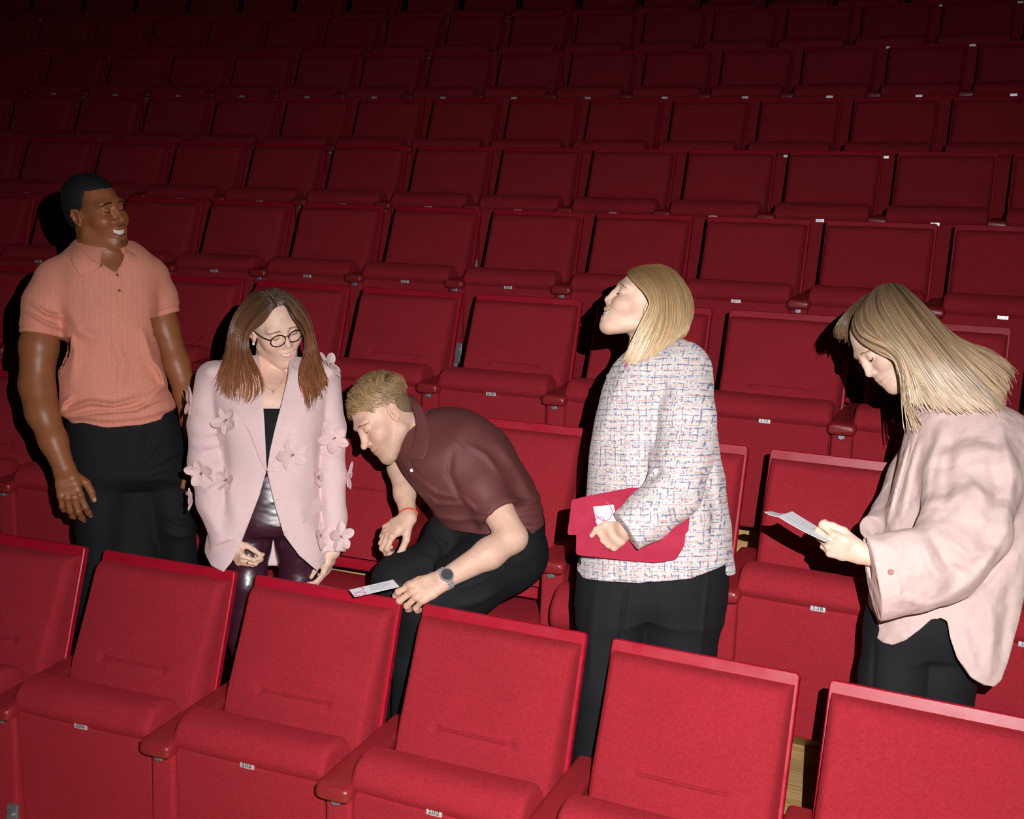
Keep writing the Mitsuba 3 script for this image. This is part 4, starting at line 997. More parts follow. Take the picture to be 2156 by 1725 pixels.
    gr_ = [[hp((0.0035, .066, 0.104)), hp((0.026, .066, 0.1040)), L(612, 660, -.105), L(640, 700, -.07), L(640, 750, -.05), L(628, 785, -.06), L(640, 815, -.09), L(652, 848, -.115)],
           [hp((0.0035, .050, 0.117)), hp((0.026, .050, 0.1230)), L(624, 650, -.08), L(649, 695, -.045), L(655, 745, -.025), L(655, 790, -.06), L(656, 830, -.095), L(660, 860, -.115)],
           [hp((0.0035, .020, 0.1245)), hp((0.026, .020, 0.1305)), L(630, 642, -.04), L(655, 698, .0), L(665, 750, .0), L(673, 785, -.03), L(680, 808, -.06), L(685, 826, -.08)],
           [hp((0.0035, -.02, 0.1255)), hp((0.026, -.02, 0.1315)), L(624, 636, .02), L(650, 690, .05), L(661, 745, .06), L(668, 780, .04), L(676, 800, .02), L(684, 815, .0)],
           [hp((0.0035, -.07, 0.106)), hp((0.026, -.07, 0.1120)), L(605, 640, .1), L(635, 690, .12), L(645, 750, .11), L(650, 790, .11), L(655, 820, .10), L(660, 845, .10)]]
    nmax = max(len(q) for q in gl_ + gr_)
    rs = lambda G: [catmull(np.array(q), 10) for q in G]
    gl_, gr_ = rs(gl_), rs(gr_)
    cols = (lin(66, 50, 38), lin(150, 94, 62), .30)
    hair = p.lock_put('hair', gl_, 800, 1, cols, r=.0024, jit=.0045, K=18, flat=.4, avoid=blazer0, lenj=.30)
    m, c = locks(gr_, 700, 2, out=p.hc, cols=cols, r=.0024, jit=.0045, K=18, flat=.4, avoid=blazer0, lenj=.30)
    p.lput('hair', m, 'mat_hair', color=c)
    def cap(P):
        q = p.l2h(P); d = ell(q, (0, -.022, .046), (.0745, .0945, .080)); d = smin(d, ell(q, (0, -.05, -.01), (.064, .052, .08)), .02)
        cut = smax(q[:, 1] - .030 - .55 * np.clip(q[:, 2] - .04, 0, .1) + .4 * np.abs(q[:, 0]), -.09 - q[:, 2], .01); cut = np.maximum(cut, np.where(q[:, 1] > -.03, .0050 - np.abs(q[:, 0]), -1)); return smax(d, cut, .003) * p.sc
    p.emit('hair_cap', cap, (p.hc - .15, p.hc + .15), .004, 'mat_hair_brown')
    bz = p.emit('blazer', blazer, bounds(L(390, 735, -.18), L(735, 1215, .17), pad=.02), .0042, 'mat_pink_blazer')
    S = lambda pts, lift=.004: snap(blazer0, [L(x, y) for x, y in pts], lift)
    p.lput('lapel', sheet([np.vstack([[L(536, 770, .01)], S([(546, 800), (551, 830), (556, 875), (560, 947), (562, 986)], .009)]), np.vstack([[L(528, 772, .0)], S([(515, 805), (490, 848), (512, 885), (540, 945), (560, 988)], .006)])], .003, 40, 8), 'mat_pink_blazer', bz)
    p.lput('lapel', sheet([np.vstack([[L(612, 760, .0)], S([(607, 795), (597, 835), (586, 875), (569, 947), (563, 988)], .009)]), np.vstack([[L(622, 765, .01)], S([(640, 800), (652, 832), (636, 870), (590, 945), (565, 990)], .006)])], .003, 40, 8), 'mat_pink_blazer', bz)
    p.lput('pocket_flap', sheet([S([(630, 1065), (671, 1043)], .008), S([(636, 1096), (675, 1072)], .012)], .003, 14, 6), 'mat_pink_blazer', bz)
    for x, y in ((573, 985), (584, 1051), (603, 1116)):
        c = S([(x, y)], .002)[0]; n = grad(blazer0, c); p.lput('button', tube([c, c + n * .004], [.0085, .0075], 20, up=[.9, .1, .2]), 'mat_pink_blazer', bz, 40)
    for i, (x, y, sz) in enumerate([(483, 886, 1.0), (428, 992, 1.0), (485, 1010, .9), (612, 957, 1.05), (700, 925, 1.0), (410, 1115, 1.1), (662, 1003, .7), (667, 1123, 1.0), (712, 1127, 1.0)]): flower_on(p, blazer, x, y, 30 + i, sz)
    flower_on(p, blazer, 406, 846, 50, 1.0, (-.95, .0, -.25), .0); flower_on(p, blazer, 728, 1002, 51, .95, (.93, 0, -.3), -.02); flower_on(p, blazer, 690, 772, 52, 1.05, (.6, .5, -.4), -.02); flower_on(p, blazer, 408, 1052, 53, .8, (-.95, 0, .1), .02)
    # black top and leather trousers
    tr = [R(520, 862, 620, 862, .02, .105), R(510, 900, 628, 900, .01, .112), R(515, 960, 625, 960, .01, .108), R(505, 1010, 640, 1010, .01, .108)]
    p.emit('top', lambda P: slabs(P, tr, 2.3), bounds(L(500, 855, -.13), L(645, 1015, .13), pad=.01), .005, 'mat_black_top', label='black low cut top')
    hipr = [R(505, 995, 640, 995, .01, .112), R(490, 1050, 655, 1050, .01, .118), R(482, 1100, 668, 1100, .01, .118), R(500, 1125, 650, 1125, .01, .10)]
    a1 = [L(530, 1080, .01), L(525, 1150, .0), L(520, 1230, .0)]; a2 = [L(624, 1080, .02), L(628, 1150, .01), L(628, 1230, .02)]
    k1, k2 = L(512, 1340, .02), L(620, 1340, .04); f1, f2 = p.drop(k1, .02, .04), p.drop(k2, .02, .04)
    def pants(P):
        d = slabs(P, hipr, 2.3)
        d = smin(d, np.minimum(chain(P, a1 + [k1, f1], [.072, .064, .058, .047, .036], .02), chain(P, a2 + [k2, f2], [.076, .068, .060, .048, .036], .02)), .025)
        d = d + .0022 * vnoise(P * np.array([1, 2.2, 1], f32), 16, 4); return d
    p.emit('trousers', pants, bounds(L(470, 990, -.15), L(690, 1240, .15), f1, f2, pad=.06), .006, 'mat_burgundy_leather', label='burgundy leather trousers')
    for q in (f1, f2): p.lput('shoe', shoe_at(F, q), 'mat_black_cloth', smooth=40)
mat('mat_brow_brown', two({'type': 'diffuse', 'reflectance': rgb((0.17, 0.095, 0.06))}))
mat('mat_hair_brown', two({'type': 'principled', 'base_color': rgb((0.075, 0.048, 0.030)), 'roughness': 0.45, 'specular': 0.4}))

# ---------------------------------------------------------------- the man in the maroon polo shirt, half sitting and bending over the seats
mat('mat_maroon', two({'type': 'principled', 'base_color': fabric_col((0.115, 0.034, 0.032), .16, 800), 'roughness': 0.62, 'specular': 0.28, 'sheen': 0.5, 'sheen_tint': .6}))
mat('mat_white_button', two({'type': 'principled', 'base_color': rgb((0.75, 0.72, 0.68)), 'roughness': 0.3, 'specular': 0.5}))
mat('mat_chrome', two({'type': 'principled', 'base_color': rgb((0.55, 0.54, 0.52)), 'metallic': 0.7, 'roughness': 0.35}))
mat('mat_dial', two({'type': 'principled', 'base_color': rgb((0.10, 0.10, 0.105)), 'roughness': 0.22, 'specular': 0.7, 'metallic': 0.5}))
mat('mat_orange_beads', two({'type': 'principled', 'base_color': rgb((0.55, 0.10, 0.035)), 'roughness': 0.35, 'specular': 0.4}))
def scalp_locks(p, n, seed, region, flow, length, lift, cols, r=.0009, K=9, shape=(.0745, .0945, .080), curl=.16):
    """Short hair: locks that leave random roots of the scalp and follow a flow over it."""
    g = np.random.default_rng(seed); C = np.array([0, -.022, .046]); S = np.array(shape)
    R = []
    while len(R) < n:
        v = g.normal(0, 1, 3); v /= np.linalg.norm(v); q = C + v * S
        if region(q, g): R.append(q)
    Q = np.array(R); path = [Q]; ph = g.uniform(0, 6.28, n); Ls = np.array([length(q) for q in R]) * g.uniform(.75, 1.15, n); lf = np.array([lift(q) for q in R]) * g.uniform(.5, 1.3, n)
    for t in range(1, K):
        N = (Q - C) / S ** 2; N /= np.linalg.norm(N, axis=1, keepdims=True)
        d = flow(Q); d = d - (d * N).sum(1, keepdims=True) * N; d /= np.linalg.norm(d, axis=1, keepdims=True) + 1e-9
        side = np.cross(N, d); d = d + side * (curl * np.sin(ph + t * .9))[:, None]
        u = t / (K - 1); Q = Q + d * (Ls / (K - 1))[:, None]
        e = np.sqrt((((Q - C) / S) ** 2).sum(1, keepdims=True)); target = 1 + (lf * (1 - (1 - u) ** 2) * (1 - .35 * u * u))[:, None] / S.mean()
        Q = C + (Q - C) / e * target; path.append(Q)
    P = np.stack(path, 1); rr = r * g.uniform(.7, 1.3, n)[:, None] * (np.sin(np.linspace(.5, math.pi * .95, K)) ** .6)[None]
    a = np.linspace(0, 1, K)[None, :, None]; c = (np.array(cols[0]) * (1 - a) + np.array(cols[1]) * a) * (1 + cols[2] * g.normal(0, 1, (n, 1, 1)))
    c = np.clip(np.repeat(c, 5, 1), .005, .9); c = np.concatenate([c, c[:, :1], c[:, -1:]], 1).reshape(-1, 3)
    m = tubes(P, rr, 5, .5, P - C); m.vertices = p.h2l(m.vertices)
    return p.lput('hair', m, 'mat_hair', color=c, label='short wavy light brown hair')
def build_man_maroon():
    p = Person('fair haired man in a maroon polo shirt bending down to look at a card', 930, 1030, 3.35)
    L, F, R = p.L, p.F, p.F.ring
    o = dict(w=1.0, smile=.55, open=0, male=1, lips=.9, nose=1.06, eyes='down', lid=-.001)
    p.head(806, 880, .035, (-.70, -.62, -.36), (-.62, .74, -.10), o, .96)
    wr = L(932, 1222, -.21)
    h1 = Hand(wr, (-.88, -.42, -.10), (-.12, .40, -.90), False, [(22, 42, 25), (30, 50, 28), (38, 52, 28), (44, 50, 28)], [(.80, .42, -.35), (.97, .12, -.2), (.98, -.05, -.15)], .98)
    wr2 = L(860, 1090, .06)
    h2 = Hand(wr2, (-.72, -.55, -.25), (-.30, .70, -.62), True, [(35, 55, 35), (40, 60, 35), (45, 60, 35), (48, 60, 35)], [(.7, .5, -.5), (.85, .2, -.5), (.9, .0, -.4)], .92)
    arm = [L(985, 985, -.02), L(1035, 1050, -.07), L(1078, 1132, -.12), L(1030, 1166, -.155), L(932, 1222, -.21)]; ar = [.055, .050, .043, .043, .027]
    arm2 = [L(900, 950, .22), L(845, 985, .20), L(852, 1040, .13), wr2]; ar2 = [.05, .042, .032, .024]
    def body(P):
        d = near(P, p.hc, .19, p.head_f)
        d = smin(d, cone(P, p.h2l((0, -.035, -.055)), L(880, 912, .075), .052, .044), .03)
        d = smin(d, chain(P, [L(885, 905, .07), L(985, 985, .03)], [.035, .05], .02), .03)
        d = smin(d, chain(P, [L(885, 905, .07), L(905, 950, .19)], [.035, .040], .02), .03)
        d = smin(d, chain(P, arm, ar, .02), .02); d = smin(d, chain(P, arm2, ar2, .02), .02)
        d = smin(d, near(P, h1.g(.09, 0, 0), .16, h1.sdf), .012)
        return smin(d, near(P, h2.g(.09, 0, 0), .16, h2.sdf), .012)
    sk = skin_color((.63, .395, .29), (.50, .21, .18), o, .45, ((.22, .13, .08), .55))
    def col(V): return h2.paint(V, h1.paint(V, sk(p.l2h(V.astype(f32)).astype(float)), (.68, .44, .37)), (.68, .44, .37))
    p.emit('body', body, bounds(L(690, 780, -.2), L(1130, 1300, .3), L(800, 1300, -.32), p.hc - .1, p.hc + .1, pad=.02), .0023, 'mat_skin', color=col)
    for s in (-1, 1):
        p.hput('eyebrow', brow_mesh(o, s, 21, .0026, .003, .0225, 0, 60), 'mat_brow_fair'); p.hput('eyelashes', lash_mesh(o, s, -.001, .0006, .004), 'mat_brow_fair')
    def region(q, g):
        x, y, z = q
        if z > .080: return y < .066
        if z > .035: return y < .058 - .35 * max(abs(x) - .045, 0) - .25 * (.08 - z)
        if z > -.005: return y < .012
        return y < -.035 and z > -.075
    def flow(Q):
        top = np.clip((Q[:, 2:3] - .05) / .05, 0, 1)
        s = np.sign(Q[:, :1] + .030); w = .9 * np.sin(Q[:, :1] * 190 + Q[:, 1:2] * 110 + 2 * np.sin(Q[:, 1:2] * 90))
        f = np.c_[s * .75 + w * .4, np.full(len(Q), .35), np.zeros(len(Q))] * top + np.c_[np.zeros(len(Q)), np.full(len(Q), -.75) + .0, np.full(len(Q), -.8)] * (1 - top)
        return f + np.c_[w * .3, w * .25, w * 0]
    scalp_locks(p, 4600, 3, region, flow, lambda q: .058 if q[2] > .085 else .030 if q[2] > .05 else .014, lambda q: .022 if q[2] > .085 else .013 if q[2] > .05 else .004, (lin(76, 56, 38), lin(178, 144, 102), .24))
    def cap(P):
        q = p.l2h(P); d = ell(q, (0, -.022, .046), (.0735, .0935, .079)); d = smin(d, ell(q, (0, -.058, .0), (.061, .049, .058)), .02)
        x, y, z = q[:, 0], q[:, 1], q[:, 2]
        cut = np.minimum(np.minimum(.078 - z, smax(y - .050 + .5 * np.clip(np.abs(x) - .045, 0, 1), .035 - z, .01)), np.minimum(smax(y - .010, -.008 - z, .006), np.maximum(y + .035, -.075 - z)))
        return smax(d, cut, .004) * p.sc + .0011 * vnoise(q * np.array([1, 1, .35], f32), 420, 2)
    p.emit('hair_cap', cap, (p.hc - .15, p.hc + .15), .0035, 'mat_hair_fair', label='hair close to the scalp')
    # polo shirt
    ax = L(880, 880, .06) - L(1085, 1110, .12); ax /= np.linalg.norm(ax)
    def rg(a, b, dc, half): return F.ring(a[0], a[1], b[0], b[1], dc, half)
    tr = [rg((845, 950), (872, 842), .075, .068), rg((852, 985), (925, 832), .075, .110), rg((868, 1022), (1000, 862), .065, .165), rg((895, 1058), (1068, 922), .07, .175), rg((915, 1090), (1115, 992), .08, .165), rg((940, 1120), (1152, 1050), .09, .160), rg((985, 1160), (1172, 1115), .09, .160)]
    s1 = [L(985, 985, -.02), L(1012, 1025, -.055), L(1050, 1082, -.085)]; r1 = [.078, .072, .062]
    s2 = [L(905, 950, .20), L(860, 985, .21)]; r2 = [.07, .055]
    fo = [(F.P2(a), w * .00143, amp) for a, w, amp in [([(880, 1010), (920, 1040), (965, 1048)], 6, .005), ([(885, 1030), (920, 1062), (975, 1062)], 5, .005), ([(950, 960), (945, 1000), (975, 1060)], 7, -.006), ([(985, 940), (1020, 960), (1050, 1000)], 7, .005), ([(1060, 1050), (1110, 1060), (1150, 1040)], 7, .006), ([(1075, 1085), (1110, 1080), (1155, 1070)], 7, .006), ([(905, 1085), (960, 1095), (1020, 1090)], 6, .005), ([(1040, 930), (1090, 990), (1120, 1050)], 12, .006), ([(965, 1040), (1000, 1075), (1035, 1080)], 5, .005), ([(900, 880), (930, 910), (975, 950)], 4, .003), ([(1080, 1105), (1120, 1110), (1155, 1100)], 7, .006)]]
    hem = F.P2([(880, 1095), (897, 1106), (960, 1118), (1030, 1126), (1085, 1110), (1100, 1108), (1135, 1140), (1156, 1146), (1190, 1140)])
    def shirt0(P):
        d = slabs(P, tr, 2.3, ax=ax)
        d = smin(d, sleeve(P, s1, r1, .02), .03); return smin(d, sleeve(P, s2, r2, .02), .03)
    neckh = (p.h2l((0, -.035, -.055)), L(885, 905, .07))
    vn = F.P2([(845, 930), (862, 948), (876, 900), (878, 880), (860, 850), (830, 880)])
    def shirt(P):
        d = shirt0(P)
        for a, w, amp in fo: d = d - 1.3 * fold(P[:, :2], a, w, amp)
        d = d + .002 * vnoise(P, 18, 4)
        d = np.maximum(d, -cone(P, *neckh, .060, .070))
        sl = sleeve(P, s1, r1, .02)
        h = np.interp(P[:, 0], hem[:, 0], hem[:, 1]); return np.where(sl > .01, np.maximum(d, h - P[:, 1]), d)
    sh = p.emit('polo_shirt', shirt, bounds(L(820, 815, -.17), L(1185, 1165, .3), pad=.03), .0042, 'mat_maroon')
    S = lambda pts, lift=.004: snap(shirt0, [L(x, y) for x, y in pts], lift)
    p.lput('collar', sheet([np.vstack([[L(853, 834, .07), L(868, 858, .015)], S([(877, 895), (870, 938), (852, 968)], .016)]), np.vstack([[L(861, 833, .07), L(880, 858, .005)], S([(890, 900), (886, 942), (871, 968)], .015)]), np.vstack([[L(868, 834, .07), L(890, 862, .0)], S([(903, 905), (901, 945), (892, 970)], .008)])], .0035, 30, 10), 'mat_maroon', sh)
    p.lput('placket', sheet([S([(845, 968), (862, 1000), (885, 1030)], .004), S([(862, 968), (878, 996), (900, 1022)], .004)], .004, 16, 5), 'mat_maroon', sh)
    for x, y in ((868, 991),):
        c = S([(x, y)], .006)[0]; p.lput('button', tube([c, c + np.array([-.001, .0, -.003])], [.0055, .005], 14, up=[.9, .1, .1]), 'mat_white_button', sh, 40, label='white button')
    # watch and bracelet
    w = numbered(p.key + '__wristwatch'); t = (arm[4] - arm[3]) / np.linalg.norm(arm[4] - arm[3]); c = arm[4] - t * .008
    nz = np.array([-.02, .32, -.95]); nz -= (nz @ t) * t; nz /= np.linalg.norm(nz); e2 = np.cross(t, nz)
    links = []
    for i in range(22):
        a = 2 * math.pi * i / 22; q = c + (math.cos(a) * nz * .0285 + math.sin(a) * e2 * .031); links.append(tube([q - t * .0095, q + t * .0095], [.0036, .0036], 8, .7, up=q - c))
    p.lput('wristwatch__bracelet', cat(*links), 'mat_chrome', smooth=40)
    fc = c + nz * .0315
    p.lput('wristwatch__case', tube([fc - nz * .004, fc + nz * .001, fc + nz * .004], [.0195, .0205, .0185], 32, up=t), 'mat_chrome', smooth=40)
    p.lput('wristwatch__dial', tube([fc + nz * .0042, fc + nz * .0048], [.0165, .0165], 32, up=t), 'mat_dial', smooth=40, label='dark watch dial')
    c2 = wr2 + (arm2[2] - wr2) / np.linalg.norm(arm2[2] - wr2) * .012; t2 = (arm2[2] - wr2) / np.linalg.norm(arm2[2] - wr2); u2 = np.cross(t2, [0, 0, 1]); u2 /= np.linalg.norm(u2); v2 = np.cross(t2, u2)
    bd = []
    for i in range(26):
        a = 2 * math.pi * i / 26; s_ = trimesh.creation.icosphere(1, .0036); s_.apply_translation(c2 + .0275 * (math.cos(a) * u2 + math.sin(a) * v2)); bd.append(s_)
    p.lput('bracelet', cat(*bd), 'mat_orange_beads', label='orange bead bracelet')
    # trousers
    k1, k2 = L(905, 1285, -.10), L(838, 1222, .04)
    hips = [L(1068, 1105, .12), L(1056, 1145, .10)]
    g1 = [L(1075, 1165, .02), L(990, 1225, -.05), k1, L(868, 1400, -.03), p.drop(L(858, 1450, .02), 0, .02)]; g2 = [L(1050, 1140, .16), L(950, 1170, .10), k2, L(842, 1380, .08), p.drop(L(842, 1400, .10), -.02, .04)]
    tf = [(F.P2(a), w * .00143, amp) for a, w, amp in [([(900, 1120), (935, 1150), (925, 1190)], 7, .007), ([(955, 1130), (1000, 1150), (1060, 1150)], 7, .007), ([(1000, 1170), (1060, 1180), (1110, 1180)], 7, .006), ([(880, 1170), (930, 1190), (1000, 1180)], 8, .006), ([(900, 1240), (960, 1230), (1040, 1200)], 8, .006), ([(930, 1270), (1000, 1260), (1060, 1230)], 8, .006), ([(1050, 1150), (1095, 1170), (1135, 1160)], 6, .006)]]
    def trousers(P):
        d = cone(P, hips[0], hips[1], .118, .128)
        d = smin(d, chain(P, [L(1030, 1120, .10), L(945, 1125, .09)], [.10, .075], .02), .05)
        d = smin(d, chain(P, g1, [.115, .098, .078, .060, .052], .03), .05); d = smin(d, chain(P, g2, [.105, .088, .072, .058, .05], .03), .03)
        for a, w, amp in tf: d = d - 1.2 * fold(P[:, :2], a, w, amp)
        return d + .0025 * vnoise(P, 15, 4)
    p.emit('trousers', trousers, bounds(L(770, 1060, -.2), L(1190, 1330, .3), g1[-1], g2[-1], pad=.06), .006, 'mat_black_cloth')
    for q in (g1[-1], g2[-1]): p.lput('shoe', shoe_at(F, q), 'mat_black_cloth', smooth=40)
    # the card in his hand
    k = thing('card', 'white card with a pink loop between the fingers of the man in maroon', 'card')
    C = Sheet(F, L(747, 1258, -.245), L(846, 1235, -.250), L(735, 1243, -.205))
    def cput(nm, mm, bs, sm=False, **kw): put(nm, trimesh.Trimesh(F.world(mm.vertices), mm.faces, process=False), bs, k, sm, **kw)
    cput('sheet', C.slab([(0, 0), (.95, 0), (.95, 1), (0, 1)], 0, .0010), 'mat_paper')
    cput('end_strip', C.slab([(.95, 0), (1.03, 0), (1.03, 1), (.95, 1)], 0, .0012), 'mat_strip', label='dark end of the card')
    cput('print', cat(C.stroke(arc_uv((.12, .75), .20, -120, 50, .8, 1.3), .0011, .0014), C.stroke(arc_uv((.14, .22), .11, 0, 360, 1, 1.6), .0011, .0014)), 'mat_print_pink', True, label='pink looped line printed on the card')
    cput('print', cat(*[C.stroke([(.38, v), (.38 + l, v)], .0009, .0014) for v, l in ((.78, .38), (.62, .44), (.46, .40), (.30, .30))]), 'mat_print_grey', True, label='lines of grey print')
    return p
mat('mat_brow_fair', two({'type': 'diffuse', 'reflectance': rgb((0.26, 0.16, 0.085))}))
mat('mat_hair_fair', two({'type': 'principled', 'base_color': rgb((0.155, 0.105, 0.058)), 'roughness': 0.5, 'specular': 0.4}))
mat('mat_strip', two({'type': 'diffuse', 'reflectance': rgb((0.05, 0.04, 0.035))}))

# ---------------------------------------------------------------- the woman in the tweed jacket
def plaid_mat(name, F, k=1.0, ang=0.0):
    O, RR, UU = [[float(x) for x in v] for v in (F.O, F.R, F.U)]
    def col(pw, n, uv):
        q = mi.Vector3f(pw) - mi.Vector3f(*O); u = dr.dot(q, mi.Vector3f(*RR)); v = dr.dot(q, mi.Vector3f(*UU)); w = dr.sqrt(dr.maximum(dr.dot(q, q) - u * u - v * v, 0))
        u = u + .35 * w; u, v = u * math.cos(ang) - v * math.sin(ang), u * math.sin(ang) + v * math.cos(ang)
        u = u + .0022 * (noise(u * 30, v * 45, 3) - .5) * 2; v = v + .0022 * (noise(u * 45, v * 30, 7) - .5) * 2
        c = mi.Color3f(.55, .54, .515) * (.78 + .44 * noise(u * 520, v * 520))
        def band(c, x, per, off, wd, col_, y, seed, br=.35, amt=.9):
            i = dr.floor(x / per + off); f = (x / per + off) - i; d = dr.abs(f - .5) * per
            t = noise(y * 150, i * 3.7, seed) * .7 + .3 * noise(y * 430, i * 5.1, seed + 9); g = noise(y * 520, x * 1100, seed + 2)
            m = smoothstep(wd, wd * .3, d + .0009 * (g - .5) * 2) * smoothstep(br, br + .2, t) * amt
            return mix(c, col_, m)
        bl, rd, yl, pk = (.085, .105, .235), (.56, .22, .17), (.62, .47, .18), (.58, .38, .40)
        c = band(c, v, .0125, .2, .0034, pk, u, 11, .40, .35); c = band(c, u, .0150, .6, .0036, pk, v, 12, .40, .30)
        c = band(c, v, .0130, .1, .0019, rd, u, 1, .36, .75); c = band(c, u, .0190, .35, .0012, rd, v, 3, .48, .6)
        c = band(c, u, .0300, .65, .0011, yl, v, 5, .5, .7)
        c = band(c, v, .0165,   .62, .0019, bl, u, 4, .42, .85); c = band(c, v, .0290, .9, .0010, bl, u, 14, .42); c = band(c, u, .0170, .12, .0019, bl, v, 6, .45, .85); c = band(c, u, .0330, .45, .0010, bl, v, 16, .45)
        return c
    mat(name, two({'type': 'bumpmap', 'scale': .0016 * k, 't': proc(lambda p, n, uv: noise(p[0] * 330, p[1] * 330, p[2] * 330) * .6 + noise(p[0] * 900, p[1] * 900, p[2] * 900) * .4),
        'b': {'type': 'principled', 'base_color': proc(col), 'roughness': 0.9, 'specular': 0.15}}))
mat('mat_suede_pink', two({'type': 'principled', 'base_color': proc(lambda p, n, uv: mix((.27, .015, .036), (.38, .028, .062), fbm(p[0] * 26, p[1] * 26, p[2] * 26, octaves=4) * 1.3 - .15)), 'roughness': 0.85, 'specular': 0.15, 'sheen': 0.5, 'sheen_tint': .8}))
mat('mat_paper', two({'type': 'principled', 'base_color': rgb((0.72, 0.71, 0.73)), 'roughness': 0.5, 'specular': 0.3}))
mat('mat_print_pink', two({'type': 'diffuse', 'reflectance': rgb((0.60, 0.10, 0.24))}))
mat('mat_print_grey', two({'type': 'diffuse', 'reflectance': rgb((0.33, 0.33, 0.34))}))
mat('mat_cream_button', two({'type': 'principled', 'base_color': rgb((0.66, 0.58, 0.47)), 'roughness': 0.35, 'specular': 0.4}))
mat('mat_magenta', two({'type': 'principled', 'base_color': rgb((0.45, 0.03, 0.14)), 'roughness': 0.6}))
class Sheet:
    """A flat card between its corners (local points): O, along a, along b."""
    def __init__(s, F, O, A, B):
        s.F, s.O = F, np.asarray(O, float); s.a, s.b = np.asarray(A) - s.O, np.asarray(B) - s.O
        s.w, s.h = np.linalg.norm(s.a), np.linalg.norm(s.b); s.n = np.cross(s.a / s.w, s.b / s.h); s.n /= np.linalg.norm(s.n)
        if s.n[2] > 0: s.n = -s.n
    def at(s, u, v, z=0.0): return s.O + s.a * u + s.b * v + s.n * z
    def slab(s, poly, z0, z1):
        from shapely.geometry import Polygon
        m = trimesh.creation.extrude_polygon(Polygon(poly), z1 - z0); v = m.vertices
        return trimesh.Trimesh(np.array([s.at(x, y, z0 + z) for x, y, z in v]), m.faces, process=False)
    def stroke(s, uv, wd, z=.0006): return tube([s.at(u, v, z) for u, v in uv], wd, 6, .25, up=s.n)
def arc_uv(c, r, a0, a1, sx=1, sy=1, n=26):
    t = np.radians(np.linspace(a0, a1, n)); return [(c[0] + r * sx * math.cos(x), c[1] + r * sy * math.sin(x)) for x in t]
